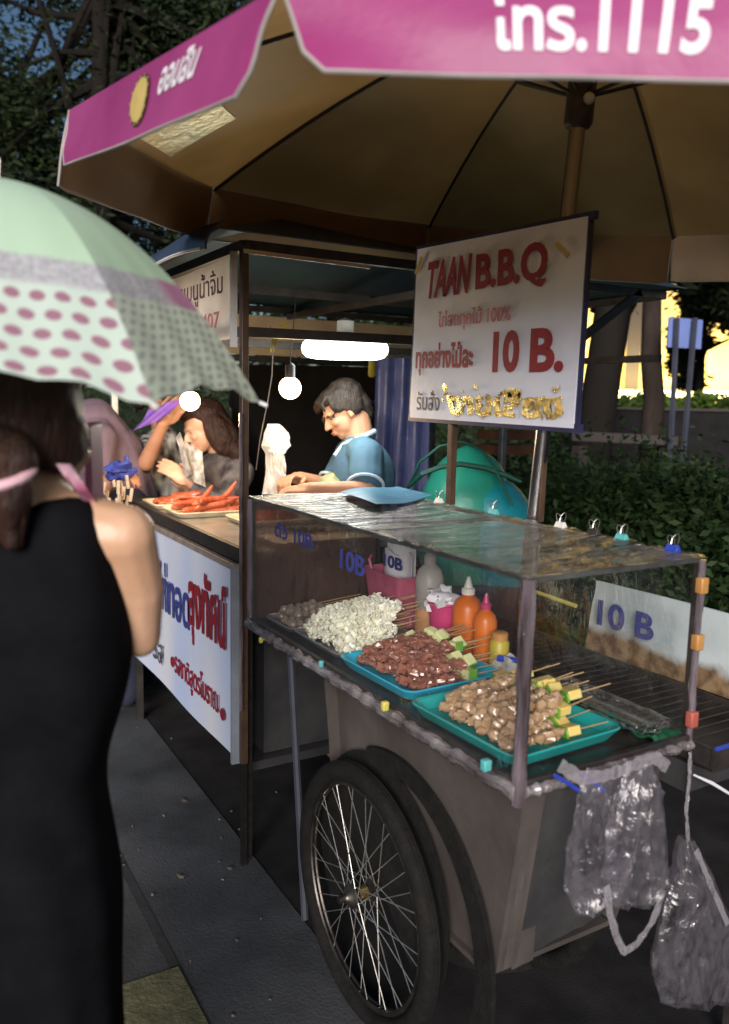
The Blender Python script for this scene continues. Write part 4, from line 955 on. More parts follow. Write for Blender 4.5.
# ---- vendor
hd=PX(344,411,3.28); vf=(-RH*.93-FH*.36-V((0,0,.62))); vu=(V((0,0,1))-RH*.40)
vd=empty('person',V((hd.x+.12,hd.y+.05,0)),'dark-haired vendor in a teal polo shirt with pale trim, head bent over the work','person')
sk=MB(); Pv,Mv=head(sk,hd,vf,vu,.92)
nb=PX(360,440,3.30); pel=PX(368,610,3.34); chest=PX(359,478,3.30)
cap(sk,Pv(0,-.03,-.06),nb,.055,.058); cap(sk,chest,pel,.10,.13)
sL,eL,wL=PX(367,457,3.12),PX(365,492,3.02),PX(311,489,2.93); sR,eR,wR=PX(350,455,3.46),PX(331,488,3.40),PX(300,478,3.22)
limb(sk,[nb+V((0,0,-.03)),sL],[.06,.055]); limb(sk,[nb+V((0,0,-.03)),sR],[.06,.055])
limb(sk,[sL,eL],[.052,.043]); limb(sk,[eL,wL],[.043,.026]); limb(sk,[sR,eR],[.052,.043]); limb(sk,[eR,wR],[.042,.026])
hand(sk,wL,(PX(283,491,2.93)-wL),V((0,0,1))-FH*.4,FH+V((0,0,.2)),.75); hand(sk,wR,(PX(283,478,3.12)-wR),V((0,0,1))-FH*.6,-FH+V((0,0,.2)),.7)
for q in (-1,1): limb(sk,[pel+FH*q*.09,pel+FH*q*.10+V((-.02,0,-.42)),V((pel.x,pel.y,.09))+FH*q*.1],[.085,.06,.045]); sk.ell(V((pel.x,pel.y,.04))+FH*q*.1-RH*.06,(.11,.05,.04),rotm('Z',YAW*-1))
body=blob('body',sk,'skin',vd,.0055,2)
face(Pv,Mv,vd,.92)
# hair
hm=MB()
for c,r in (((0,-.035,.045),(.084,.088,.086)),((0,.0,.078),(.076,.085,.045)),((0,-.085,-.01),(.064,.040,.066)),((0,.058,.084),(.058,.036,.024)),((.072,-.03,.012),(.018,.045,.05)),((-.072,-.03,.012),(.018,.045,.05)),((.064,.02,.045),(.018,.045,.04)),((-.064,.02,.045),(.018,.045,.04)),((0,-.085,-.06),(.045,.028,.035))):
    hm.ell(Pv(*c),V(r)*.93,Mv,n=20,m=14)
for i in range(70):
    hm.tube([Pv(*(q:=V((random.gauss(0,1),random.gauss(-.3,1),abs(random.gauss(0,1))+.1)).normalized()*.083)),Pv(*(q*1.10+V((random.uniform(-.02,.02),random.uniform(-.02,.02),-.006)))),Pv(*(q*1.13+V((random.uniform(-.04,.04),random.uniform(-.03,.03),-.022))))],[.008,.006,.002],5)
for i in range(26):
    x=random.uniform(-.06,.06); hm.tube([Pv(x,.05,.098),Pv(x*1.1,.082+random.uniform(-.005,.008),.078),Pv(x*1.2+random.uniform(-.01,.01),.094,.05+random.uniform(-.012,.015))],[.010,.008,.003],6)
blob('hair',hm,'hair',vd,.005,2,disp=.003,dscale=50)
# polo shirt
sh=MB(); cap(sh,chest+V((0,0,.02)),pel,.112,.135); cap(sh,nb+V((0,0,-.035)),chest,.078,.115)
cap(sh,nb+V((0,0,-.045)),sL,.068,.069); cap(sh,nb+V((0,0,-.045)),sR,.068,.069); cap(sh,sL,lerp(sL,eL,.66),.068,.066); cap(sh,sR,lerp(sR,eR,.7),.068,.064)
sh.ell(chest+RH*.015,(.125,.15,.16),None,n=20,m=14)
shirt=blob('shirt',sh,'teal_shirt',vd,.007,3,disp=.004,dscale=14)
for s_,e_ in ((sL,eL),(sR,eR)):
    q=lerp(s_,e_,.82); dd=(e_-s_).normalized(); a_,b_,_=ortho(dd); MB().tube([q+a_*.067*math.cos(t)+b_*.067*math.sin(t) for t in [2*math.pi*i/24 for i in range(24)]],.0065,7,closed=True).build('sleeve_trim','pale_blue',vd)
cn=nb+V((0,0,.012)); a_,b_=RH,FH
mb=MB(); mb.tube([cn+(-RH*.066*math.cos(t))+FH*.066*math.sin(t)+V((0,0,-.03*math.cos(t))) for t in [R(-150)+R(300)*i/24 for i in range(25)]],.010,7); mb.tube([cn-RH*.06+V((0,0,-.025)),cn-RH*.10+V((0,0,-.075))-FH*.03],[.011,.008],7)
mb.build('collar','pale_blue',vd)
ap=MB(); ap.ell(chest-RH*.030+V((0,0,-.075)),(.112,.135,.13),None,n=20,m=14); cap(ap,chest-RH*.075+V((0,0,-.1)),pel-RH*.05,.13,.14)
blob('apron','apron_print' if 'apron_print' in MATS else 'leaf_far',vd,.008,3) if 0 else blob('apron',ap,'apron_print',vd,.008,3,disp=.003)
tr=MB()
for q in (-1,1): limb(tr,[pel+FH*q*.08,V((pel.x,pel.y,.12))+FH*q*.1],[.11,.07])
cap(tr,pel+V((0,0,.02)),pel+V((0,0,-.08)),.152,.15); blob('trousers',tr,'jeans',vd,.012,3)
# ---- customer with long hair in black jacket
h2=PX(204,428,3.95); f2=(-RH*.8-FH*.45-V((0,0,.38)))
c2=empty('person',V((h2.x+.1,h2.y+.05,0)),'long-haired customer in a black patterned jacket holding a folded newspaper','person')
sk=MB(); P2,M2=head(sk,h2,f2,V((0,0,1))-RH*.35,1.02); n2=PX(222,462,4.02); t2=PX(222,520,4.05); p2=PX(222,600,4.1)
cap(sk,P2(0,-.02,-.06),n2,.048,.05); cap(sk,n2-V((0,0,.06)),p2,.09,.12)
s2,e2_,w2=PX(240,474,3.9),PX(222,505,3.78),PX(190,482,3.72); s2r=PX(205,472,4.2)
limb(sk,[n2,s2],[.05,.05]); limb(sk,[s2,e2_,w2],[.05,.04,.026]); limb(sk,[n2,s2r],[.05,.05]); limb(sk,[s2r,PX(195,505,4.15),PX(185,490,3.95)],[.048,.04,.026])
hand(sk,w2,PX(166,466,3.7)-w2,V((0,0,1))-FH*.3,FH*.5+V((0,0,1)),.35,1.05); hand(sk,PX(185,490,3.95),PX(178,470,3.9)-PX(185,490,3.95),RH,-FH,.8)
for q in (-1,1): limb(sk,[p2+RH*q*.09,V((p2.x,p2.y,.08))+RH*q*.09],[.085,.045])
blob('body',sk,'skin_face',c2,.0065,2); face(P2,M2,c2,1.02)
hm=MB()
for c,r in (((0,-.035,.045),(.086,.092,.09)),((0,.02,.085),(.07,.07,.04)),((.07,-.03,-.05),(.03,.06,.11)),((-.07,-.03,-.05),(.03,.06,.11)),((0,-.09,-.08),(.08,.05,.15)),((-.04,-.08,-.19),(.07,.05,.10))):
    hm.ell(P2(*c),V(r)*1.04,M2,n=20,m=14)
blob('hair',hm,'hair_brown',c2,.006,2,disp=.004,dscale=30)
jk=MB(); cap(jk,n2-V((0,0,.05)),p2,.125,.15); cap(jk,n2-V((0,0,.045)),s2,.07,.072); cap(jk,s2,e2_,.07,.062); cap(jk,e2_,lerp(e2_,w2,.72),.062,.045); cap(jk,n2-V((0,0,.045)),s2r,.07,.07); cap(jk,s2r,PX(195,505,4.15),.068,.06); cap(jk,PX(195,505,4.15),PX(187,494,4.0),.058,.045)
blob('jacket',jk,'jacket_print',c2,.008,3,disp=.006,dscale=16)
lg=MB()
for q in (-1,1): limb(lg,[p2+RH*q*.09,V((p2.x,p2.y,.1))+RH*q*.09],[.10,.06])
cap(lg,p2,p2-V((0,0,.06)),.15,.14); blob('trousers',lg,'jeans',c2,.012,3)
a=PX(176,437,3.66); b=PX(203,452,3.66); mb=MB(); c=PX(205,487,3.66); d=PX(186,478,3.66)
mb.slab(lambda u,v:lerp(lerp(a,b,u),lerp(d,c,u),v)+fw*(.02*math.sin(u*5+v*2)+.008*noise.noise(V((u*5,v*5,2)))),16,12,.004,-fw); mb.slab(lambda u,v:lerp(lerp(a,PX(180,432,3.64),u),lerp(d,PX(192,474,3.62),u),v)+fw*.01*math.sin(v*6),6,12,.003,-fw)
tag(mb.build('newspaper','news_grey',origin=a),'folded grey newspaper held by the customer in the black jacket','newspaper')
# ---- customer with raised arm and purple bag
h3=PX(166,398,4.35); c3=empty('person',V((h3.x,h3.y,0)),'customer in a black and white patterned top raising a bare arm with a purple bag','person')
sk=MB(); P3,M3=head(sk,h3,(RH*.3+FH*.2-V((0,0,.3))),V((0,0,1)),1.0); n3=PX(163,438,4.3); p3=PX(160,590,4.2)
cap(sk,P3(0,-.02,-.06),n3,.048,.05); cap(sk,n3-V((0,0,.06)),p3,.085,.12)
s3,e3,w3=PX(148,446,4.15),PX(146,463,3.9),PX(164,422,3.8)
limb(sk,[n3,s3,e3,w3],[.05,.05,.041,.027]); hand(sk,w3,PX(180,404,3.78)-w3,-FH-RH*.5,V((0,0,1))-RH*.4,.9,1.15)
limb(sk,[n3,PX(180,450,4.35),PX(185,495,4.2)],[.05,.046,.035])
for q in (-1,1): limb(sk,[p3+RH*q*.09,V((p3.x,p3.y,.08))+RH*q*.09],[.085,.045])
blob('body',sk,'skin',c3,.0065,2); face(P3,M3,c3)
hm=MB()
for c,r in (((0,-.035,.045),(.086,.092,.09)),((0,.02,.085),(.07,.07,.04)),((0,-.09,-.05),(.07,.04,.10))): hm.ell(P3(*c),V(r)*1.04,M3,n=20,m=14)
blob('hair',hm,'hair_brown',c3,.008,1,disp=.008,dscale=40)
tp=MB(); cap(tp,n3-V((0,0,.06)),p3,.12,.145); cap(tp,n3-V((0,0,.05)),s3,.07,.066); cap(tp,s3,lerp(s3,e3,.45),.066,.060); cap(tp,n3-V((0,0,.05)),PX(180,450,4.35),.07,.068); cap(tp,PX(180,450,4.35),PX(182,470,4.3),.066,.06)
blob('blouse',tp,'bw_print',c3,.009,3)
lg=MB()
for q in (-1,1): limb(lg,[p3+RH*q*.08,V((p3.x,p3.y,.1))+RH*q*.09],[.11,.06])
cap(lg,p3+V((0,0,.03)),p3-V((0,0,.08)),.15,.145); blob('trousers',lg,'jeans',c3,.012,3)
mb=MB(); a,b,c,d=PX(180,399,3.7),PX(170,414,3.7),PX(133,432,3.8),PX(148,410,3.8)
mb.slab(lambda u,v:lerp(lerp(d,a,u),lerp(c,b,u),v)+fw*(.02*math.sin(u*7+v*4)),18,10,.006,-fw); tag(mb.build('purple_bag','purple_plastic',origin=b),'purple plastic bag held up by the customer with the bare arm','bag')
# ---- far passer-by
h4=PX(243,405,4.9); c4=empty('person',V((h4.x,h4.y,0)),'person in black with a maroon scarf standing behind the tent post','person')
sk=MB(); P4,M4=head(sk,h4,FH-RH*.3,V((0,0,1)),1.0); n4=PX(243,430,4.9); p4=PX(243,540,4.9)
cap(sk,P4(0,-.02,-.06),n4,.05,.05); cap(sk,n4-V((0,0,.05)),p4,.09,.12); limb(sk,[n4,n4+RH*.17-V((0,0,.06)),n4+RH*.2-V((0,0,.34)),n4+RH*.15-FH*.15-V((0,0,.5))],[.05,.05,.04,.028]); limb(sk,[n4,n4-RH*.17-V((0,0,.06)),n4-RH*.2-V((0,0,.34)),n4-RH*.15-FH*.15-V((0,0,.5))],[.05,.05,.04,.028])
for q in (-1,1): limb(sk,[p4+RH*q*.09,V((p4.x,p4.y,.08))+RH*q*.09],[.085,.045])
hand(sk,n4+RH*.15-FH*.15-V((0,0,.5)),V((0,0,-1)),RH,-FH,.4); hand(sk,n4-RH*.15-FH*.15-V((0,0,.5)),V((0,0,-1)),-RH,-FH,.4)
blob('body',sk,'skin',c4,.008,2)
hm=MB(); hm.ell(P4(0,-.03,.03),(.09,.1,.1),M4); hm.ell(P4(0,-.07,-.06),(.07,.05,.09),M4); blob('hair',hm,'hair',c4,.009,1,disp=.006,dscale=40)
tp=MB(); cap(tp,n4-V((0,0,.05)),p4,.13,.15); 
for q in (-1,1): limb(tp,[n4-V((0,0,.05)),n4+RH*q*.17-V((0,0,.06)),n4+RH*q*.2-V((0,0,.34)),n4+RH*q*.16-FH*.12-V((0,0,.45))],[.07,.07,.06,.045]); limb(tp,[p4+RH*q*.08,V((p4.x,p4.y,.1))+RH*q*.09],[.12,.06])
blob('coat',tp,'black_cloth',c4,.011,3)
mb=MB(); mb.tube([n4+V((.085*math.cos(t),.085*math.sin(t),.02+.01*math.sin(t*3))) for t in [2*math.pi*i/20 for i in range(20)]],.035,9,closed=True); mb.build('scarf','maroon_cloth',c4)
# ---- mauve shirt, leaning away
n5=PX(92,425,3.9); p5=PX(128,505,4.0); c5=empty('person',V((p5.x,p5.y,0)),'person in a mauve shirt bending forward, half hidden by the woman in black','person')
sk=MB(); h5=PX(72,432,3.9); P5,M5=head(sk,h5,(-RH-V((0,0,.9))),(-RH*.8+V((0,0,.6))),1.0); cap(sk,P5(0,-.02,-.06),n5,.05,.05); cap(sk,n5,p5,.09,.12)
s5=PX(100,440,3.75); e5=PX(95,495,3.65); w5=PX(112,482,3.6); limb(sk,[n5,s5,e5,w5],[.055,.052,.042,.028]); hand(sk,w5,PX(122,478,3.58)-w5,V((0,0,1)),-FH,.8)
s5b=PX(84,440,4.1); limb(sk,[n5,s5b,PX(80,495,4.1),PX(70,510,3.95)],[.055,.05,.04,.028])
for q in (-1,1): limb(sk,[p5+FH*q*.1,V((p5.x,p5.y,.08))+FH*q*.1],[.095,.05])
blob('body',sk,'skin',c5,.0075,2)
hm=MB(); hm.ell(P5(0,-.03,.04),(.087,.098,.093),M5); blob('hair',hm,'hair',c5,.008,1,disp=.006,dscale=40)
tp=MB(); cap(tp,n5,lerp(n5,p5,.5)+V((0,0,.045)),.13,.165); cap(tp,lerp(n5,p5,.5)+V((0,0,.045)),p5,.165,.155); limb(tp,[n5,s5,lerp(s5,e5,.5)],[.08,.078,.07]); limb(tp,[n5,s5b,PX(82,470,4.1)],[.08,.078,.07])
blob('shirt',tp,'mauve_cloth',c5,.009,4,disp=.01,dscale=9)
lg=MB()
for q in (-1,1): limb(lg,[p5+FH*q*.08,V((p5.x,p5.y,.1))+FH*q*.1],[.13,.07])
blob('trousers',lg,'jeans',c5,.012,3)
p=PX(120,471,3.5); mb=MB(); mb.ell(p,(.06,.04,.035),n=18,m=12,jit=.9); mb.ell(p+RH*.03+V((0,0,.04)),(.012,.012,.03),n=8,m=6); tag(mb.build('cloth_bundle','blue_cloth',origin=p),'small royal blue cloth bundle in front of the person in mauve','bundle')
mb=MB(); 
for i in range(34):
    q=PX(random.uniform(98,132),random.uniform(478,515),3.45+random.uniform(-.08,.08)); mb.tube([q-V((0,0,.035)),q+V((random.uniform(-.01,.01),0,.02))],.007,6)
cb=tag(mb.build('snack_sticks','bamboo_pale',origin=PX(115,500,3.45)),'bundle of pale snack sticks standing at the corner of the counter','sticks',kind='stuff')

# ---- woman in the black dress, from behind
WD=1.17
base=PX(12,900,WD); wm=empty('person',V((base.x,base.y,0)),'woman in a sleeveless black dress with a low brown ponytail, seen from behind','person')
hf=(FH*.93+RH*.36-V((0,0,.12))); hc=PX(26,436,WD)
sk=MB(); Pw,Mw=head(sk,hc,hf,V((0,0,1)),1.02)
nk=PX(26,505,WD); bc=V((PX(12,600,WD).x,PX(12,600,WD).y,0))
Z=lambda z,rx=0,fy=0: bc+RH*rx+FH*fy+V((0,0,z))
cap(sk,Pw(0,-.025,-.05),Z(1.385,.012),.050,.060)
shR=Z(1.35,.160); shL=Z(1.35,-.168)
cap(sk,Z(1.372,.02),shR,.056,.048); cap(sk,Z(1.372,-.02),shL,.056,.048)
for z0_,z1_,a_,b_ in ((1.36,1.2,.12,.125),(1.2,1.02,.125,.105),(1.02,.86,.105,.13)): cap(sk,Z(z0_),Z(z1_),a_*.85,b_*.85)
elR=PX(139,636,1.24); wrR=PX(104,545,1.42); haR=PX(92,482,1.44)
limb(sk,[shR,lerp(shR,elR,.5)+RH*.008,elR],[.047,.040,.033]); limb(sk,[elR,lerp(elR,wrR,.3),wrR],[.033,.034,.024])
hand(sk,wrR,haR-wrR,-FH*.3+RH,-FH*1.0-RH*.2,.9,1.0)
elL=Z(1.09,-.23,.03); wrL=PX(-62,505,1.33); limb(sk,[shL,elL],[.05,.038]); limb(sk,[elL,wrL],[.038,.026]); hand(sk,wrL,V((0,0,1))-RH*.1,-FH,RH,1.3,.95)
for q in (-1,1): limb(sk,[Z(.84,q*.068),Z(.48,q*.08,.02),Z(.38,q*.08,-.01),Z(.09,q*.08,-.01)],[.055,.05,.05,.034]); sk.ell(Z(.03,q*.08,.06),(.045,.11,.032),rotm('Z',-YAW))
blob('body',sk,'skin_light',wm,.0055,4)
# dress
dz=[(1.408,.090,.060,.004),(1.406,.112,.072,.004),(1.398,.128,.082,.003),(1.37,.144,.094,.002),(1.33,.155,.104,.002),(1.28,.158,.112,.002),(1.2,.164,.116,.004),(1.12,.156,.113,.006),(1.04,.131,.104,0),(.985,.125,.101,-.004),(.92,.137,.110,-.008),(.85,.152,.122,-.012),(.78,.156,.124,-.012),(.68,.151,.122,-.01),(.58,.150,.122,-.01),(.50,.153,.126,-.01),(.455,.156,.128,-.01),(.455,.150,.122,-.01),(.60,.142,.115,-.01)]
mb=MB(); n=56; vs=[]
for z,a_,b_,o_ in dz:
    for i in range(n):
        t=2*math.pi*i/n; c_,s_=math.cos(t),math.sin(t); e=.80; x=a_*math.copysign(abs(c_)**e,c_); y=b_*math.copysign(abs(s_)**e,s_)
        fold=.006*math.sin(t*9+z*5)*max(0,min(1,(1.0-z)*2))+.006*noise.noise(V((c_*2,s_*2,z*7)))
        dip=-.014*max(0,-s_)**6*(1 if z>1.395 else 0) 
        vs.append(Z(z+dip,x*(1+fold*5)+o_,y*(1+fold*5)-.006))
m_=len(dz); fs=[(a*n+k,a*n+(k+1)%n,(a+1)*n+(k+1)%n,(a+1)*n+k) for a in range(m_-1) for k in range(n)]
mb.add(vs,fs); dr=mb.build('dress','black_cloth',wm); s=dr.modifiers.new('s','SUBSURF'); s.levels=1; s.render_levels=2
p=PX(15,546,1.0); d_=(p-CAM).normalized()
mb=MB(); mb.ell(Z(1.335,.0,-.118),(.0065,.004,.0065),n=12,m=8); mb.build('button','hair',wm)
# hair
hm=MB()
for c,r in (((0,-.03,.035),(.090,.104,.098)),((0,-.065,-.015),(.078,.058,.066)),((.066,-.01,.0),(.022,.058,.050)),((-.066,-.01,.0),(.022,.058,.050)),((.066,-.100,-.04),(.042,.036,.042)),((.078,-.104,-.075),(.031,.026,.045)),((.084,-.100,-.105),(.020,.017,.030)),((.045,-.098,-.03),(.05,.04,.04))):
    hm.ell(Pw(*c),V(r)*1.02,Mw,n=22,m=16)
for i in range(60):
    x=random.uniform(-.03,.03); hm.tube([Pw(.072+x*.7,-.112,-.05),Pw(.078+x*.9,-.118+random.uniform(-.012,.015),-.09),Pw(.086+x*.5,-.104+random.uniform(-.015,.012),-.125-random.random()*.025)],[.009,.007,.002],6)
blob('hair',hm,'hair_brown',wm,.0045,3,disp=.0025,dscale=40)
MB().tube([Pw(.070+.034*math.cos(t),-.106,-.055+.016*math.sin(t))+Mw@V((0,.03*math.sin(t*1),0)) for t in [2*math.pi*i/20 for i in range(20)]],.007,8,closed=True).build('hair_tie','pink_cloth',wm)
# scarf straps, pink and white
def ribbon(pts,w,m,name,parent,nd=None):
    mb=MB(); nd=nd or RH; N=len(pts)
    def fn(u,v):
        i=min(N-2,int(v*(N-1))); t=v*(N-1)-i; return lerp(pts[i],pts[i+1],t)+nd*(u-.5)*w+FH*.004*math.sin(u*7+v*3)
    mb.slab(fn,5,N*5,.004,-FH); return mb.build(name,m,parent)
ribbon([PX(62,464,1.10),PX(70,476,1.09),PX(80,490,1.10),PX(92,505,1.14)],.018,'scarf_print',name='scarf',parent=wm)
ribbon([PX(-6,484,1.12),PX(8,488,1.09),PX(20,490,1.07)],.014,'pink_cloth',name='scarf',parent=wm,nd=V((0,0,1)))
ph=PX(94,462,1.39); mb=MB(); M=Matrix((RH*.35+FH*.94,-RH*.94+FH*.35,V((0,0,1)))).transposed(); mb.box(ph,(.070,.012,.135),Matrix((FH,RH,V((0,0,1)))).transposed()); p_=mb.build('phone','pink_plastic',origin=ph,bevel=.006); tag(p_,'pink cased phone held up in the hand of the woman in black','phone')

# ---- her polka dot umbrella
UMB=PX(-5,395,1.2); UMB.z=1.568
uax=(V((0,0,1))+RH*.075-FH*.03).normalized()
hu=empty('polka_umbrella',UMB,'mint umbrella with mauve polka dots and a grey lace band over the woman in black','umbrella')
ua=(-FH-uax*(-FH).dot(uax)).normalized(); ub=uax.cross(ua)      # ua towards the camera
if ub.dot(RH)<0: ub=-ub
UHR,UHH=.385,.275
def upt(a,t,off=0):
    # a in 1/8 turns from the camera side (towards RH), t 0 apex .. 1 rim
    k=math.floor(a); f=a-k; th=R(5)+a*math.pi/4
    s=math.sin(math.pi*f)
    rad=t; hgt=1-t**2.05
    chord=math.cos(math.pi/8)/math.cos((f-.5)*math.pi/4)
    rr_=rad*UHR*(1-(1-chord)*.85*t); sc=.030*s*max(0,(t-.8)/.2)**2
    rr_*=1-.03*s*t
    q=UMB+(ua*math.cos(th)+ub*math.sin(th))*(rr_+off*rad)+uax*(hgt*(UHH+off)+sc*.75+.004*math.sin(a*19)*t**4)
    return q
mb=MB(); uvs=[]
NU,NV=12,30
for k in range(8):
    mb.grid(lambda u,v:upt(k+u*.9999,.0+v,.0012),NU,NV,0); uvs+=[(k+i/NU,j/NV) for j in range(NV+1) for i in range(NU+1)]
n1=len(mb.v)
for k in range(8):
    mb.grid(lambda u,v:upt(k+u*.9999,.0+v,-.0003),NU,NV,0); uvs+=[(k+i/NU,j/NV) for j in range(NV+1) for i in range(NU+1)]
me=mb.mesh('canopy','umbrella_print',fixn=False); ul=me.uv_layers.new(name='UVMap')
for lp in me.loops: ul.data[lp.index].uv=uvs[lp.vertex_index]
me.transform(Matrix.Identity(4)); link('canopy',me,hu)
for k in range(8):
    MB().tube([upt(k,t/12,-.004) for t in range(0,13)],.0018,6).build('rib','dark_metal',hu)
    MB().tube([upt(k,.5,-.005),UMB+uax*.09],.0015,6).build('strut','dark_metal',hu)
    q=upt(k,1,0); MB().tube([q,q+(q-UMB).normalized()*.012-uax*.004],.003,7).build('rib_tip','lamp_white',hu)
grip=PX(-62,560,1.33); MB().tube([UMB+uax*(UHH+.03),UMB+uax*.2,PX(-62,490,1.33)],[.004,.0045,.005],8).build('shaft','steel',hu)
MB().tube([PX(-62,485,1.33),grip],.012,10).build('handle','pink_plastic',hu)
# small crumpled bag on the ground
p=at(130,668,Z=.04); mb=MB(); mb.ell(p,(.09,.07,.05),n=18,m=12,jit=.9); tag(mb.build('crumpled_bag','bag_white',origin=p),'small crumpled white bag on the ground past the woman in black','bag')

# ------------------------------------------------------------------ green tarp bundle, background
gb=PX(464,500,3.55); tb=empty('tarpaulin_bundle',V((gb.x,gb.y,0)),'green tarpaulin bundle tied with dark straps, standing behind the cart','bundle')
mb=MB(); mb.ell(gb+V((0,0,-.10)),(.21,.2,.33),rotm('Y',.12),n=32,m=20,jit=.07); mb.build('tarpaulin','green_tarp',tb)
mb=MB(); mb.ell(gb+RH*.13+V((0,0,-.16)),(.20,.20,.30),rotm('Y',-.35),n=24,m=16,jit=.1); mb.build('tarpaulin_fold','teal_tarp',tb)
T=lambda x,y,D=3.28: PX(x,y,D)
MB().tube([T(410,486,3.35),T(422,474),T(440,467),T(460,464),T(485,468),T(508,476,3.3),T(521,482,3.3)],[.008,.011,.011,.012,.012,.012,.008],8).build('strap','green_strap',tb)
MB().tube([T(408,488,3.4),T(420,462,3.3),T(440,446,3.25),T(462,442,3.25),T(482,450,3.25),T(495,468,3.28),T(512,505,3.3)],.006,8).build('strap','green_strap',tb)
mb=MB(); mb.bb((gb.x-.25,gb.y-.2,0),(gb.x+.25,gb.y+.25,gb.z-.35)); mb.build('crate_base','wood_dark',tb,bevel=.01)
cr=PX(508,432,4.6); mb=MB()
for i in range(3): mb.bb(cr+V((-.14,-.1,-.12+i*.08)),cr+V((.14,.1,-.07+i*.08)))
for x in (-.13,.13): mb.bb(cr+V((x-.012,-.105,-1.0)),cr+V((x+.012,-.09,.13)))
tag(mb.build('wooden_stand','crate',origin=cr),'small reddish wooden stand between the sign posts in front of the bushes','stand')
def leafcloud(mb,c,rad,n,size,clumps=40,shell=.55,mi=0,flat=.35):
    c=V(c); cl=[]
    for _ in range(clumps):
        d=V((random.gauss(0,1),random.gauss(0,1),random.gauss(0,1))).normalized(); k=random.random()**shell
        cl.append((c+V((d.x*rad[0],d.y*rad[1],d.z*rad[2]))*k,random.uniform(.16,.34)*min(rad)))
    for i in range(n):
        cc,r=cl[random.randrange(clumps)]; p=cc+V((random.gauss(0,r),random.gauss(0,r),random.gauss(0,r*.8)))
        a=V((random.gauss(0,1),random.gauss(0,1),random.gauss(0,.6))).normalized(); b=a.cross(V((random.gauss(0,1),random.gauss(0,1),random.gauss(0,1)))).normalized()
        s=size*random.uniform(.6,1.4); base=len(mb.v)
        mb.v+=[p-a*s,p+b*s*flat,p+a*s,p-b*s*flat]; mb.f.append((base,base+1,base+2,base+3)); mb.m.append(mi)
def tree(name,base,h,tr,crowns,n,size,label,leaf='leaf_dark',barkm='bark',group=None,lean=V((0,0,0)),limbs=7,cat='tree'):
    base=V(base); root=empty(name,base,label,cat,group)
    mb=MB(); top=base+V((0,0,h))+lean; pts=[lerp(base,top,i/8)+V((random.uniform(-1,1),random.uniform(-1,1),0))*tr*.35*(i>0) for i in range(9)]
    mb.tube(pts,[tr*(1.25 if i==0 else 1-.55*i/8) for i in range(9)],12)
    for c,r in crowns:
        for _ in range(limbs):
            s=lerp(base,top,random.uniform(.55,1)); e=V(c)+V((random.uniform(-1,1)*r[0],random.uniform(-1,1)*r[1],random.uniform(-1,1)*r[2]))*.8
            m1=lerp(s,e,.5)+V((0,0,random.uniform(-.2,.3))); mb.tube([s,lerp(s,m1,.5),m1,e],[tr*.35,tr*.28,tr*.18,tr*.06],7)
    mb.build('trunk',barkm,root)
    mb=MB()
    for c,r in crowns: leafcloud(mb,c,r,n//len(crowns),size)
    mb.build('crown',leaf,root,smooth=False,fixn=False); return root
g0=lambda x,D: V((at(x,500,D=D).x,at(x,500,D=D).y,0))
def crown(x,y,D,rx,rz): return (at(x,y,D=D),(rx,rx,rz))
tree('tree',g0(110,9.5),6.0,.17,[crown(30,140,9.0,1.0,.9),crown(215,60,9.5,1.3,1.2),crown(60,-60,9.3,1.5,.7),crown(225,205,10,1.1,.9),crown(150,-10,9.2,.9,.8)],44000,.045,'tall dark tree whose trunk rises behind the dotted umbrella','leaf_dark',group=None)
tree('tree',g0(10,12.5),6.5,.2,[crown(-20,90,12,1.2,1.3),crown(110,215,12.5,1.6,1.0),crown(170,0,12.5,1.4,1.6),crown(20,230,12,1.5,.7)],30000,.055,'dark tree with blue sky showing through, at the top left corner')
tree('tree',g0(330,13),6.0,.2,[crown(300,180,13,2.2,2.4),crown(400,330,13,2.2,1.4)],22000,.08,'dark tree seen past the back of the market tent')
def hedge(x0,x1,D0,D1,z0,z1,wd,n,size,label,leaf='leaf_hedge',name='hedge',group=None,core=True):
    a=g0(x0,D0);b=g0(x1,D1); root=empty(name,lerp(a,b,.5),label,'hedge' if name=='hedge' else 'bush',group)
    d=(b-a).normalized(); s=V((-d.y,d.x,0)); L=(b-a).length
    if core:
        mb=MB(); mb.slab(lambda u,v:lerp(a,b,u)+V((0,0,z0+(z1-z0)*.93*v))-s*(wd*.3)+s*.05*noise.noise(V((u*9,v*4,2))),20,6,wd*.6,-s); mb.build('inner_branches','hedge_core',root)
    mb=MB()
    for _ in range(n):
        t=random.random(); f=random.random(); side=random.choice((-1,1,0,-1,1))
        if side==0: z=z1+random.gauss(0,size*.9); o_=random.uniform(-.5,.5)*wd
        else: z=z0+(z1-z0)*random.random(); o_=side*wd*.5+random.gauss(0,size)
        z+=.10*noise.noise(V((t*L*1.3,o_*2,1)))
        o_*=1+.3*noise.noise(V((t*L*1.5,z*2,5)))
        p=lerp(a,b,t)+s*o_+V((0,0,z)); q=V((random.gauss(0,1),random.gauss(0,1),random.gauss(0,.7))).normalized(); r=q.cross(V((random.gauss(0,1),random.gauss(0,1),random.gauss(0,1)))).normalized(); k=size*random.uniform(.5,1.4); bse=len(mb.v)
        mb.v+=[p-q*k,p+r*k*.4,p+q*k,p-r*k*.4]; mb.f.append((bse,bse+1,bse+2,bse+3)); mb.m.append(0)
    mb.build('leaves',leaf,root,smooth=False,fixn=False); return root
hedge(-60,560,7.5,8.5,0,1.72,.8,26000,.035,'trimmed green hedge running behind the customers and the tent','leaf_hedge')
hedge(520,860,9.5,9.0,0,1.60,.9,16000,.045,'hedge with its top lit yellow green in front of the glowing wall','leaf_far')
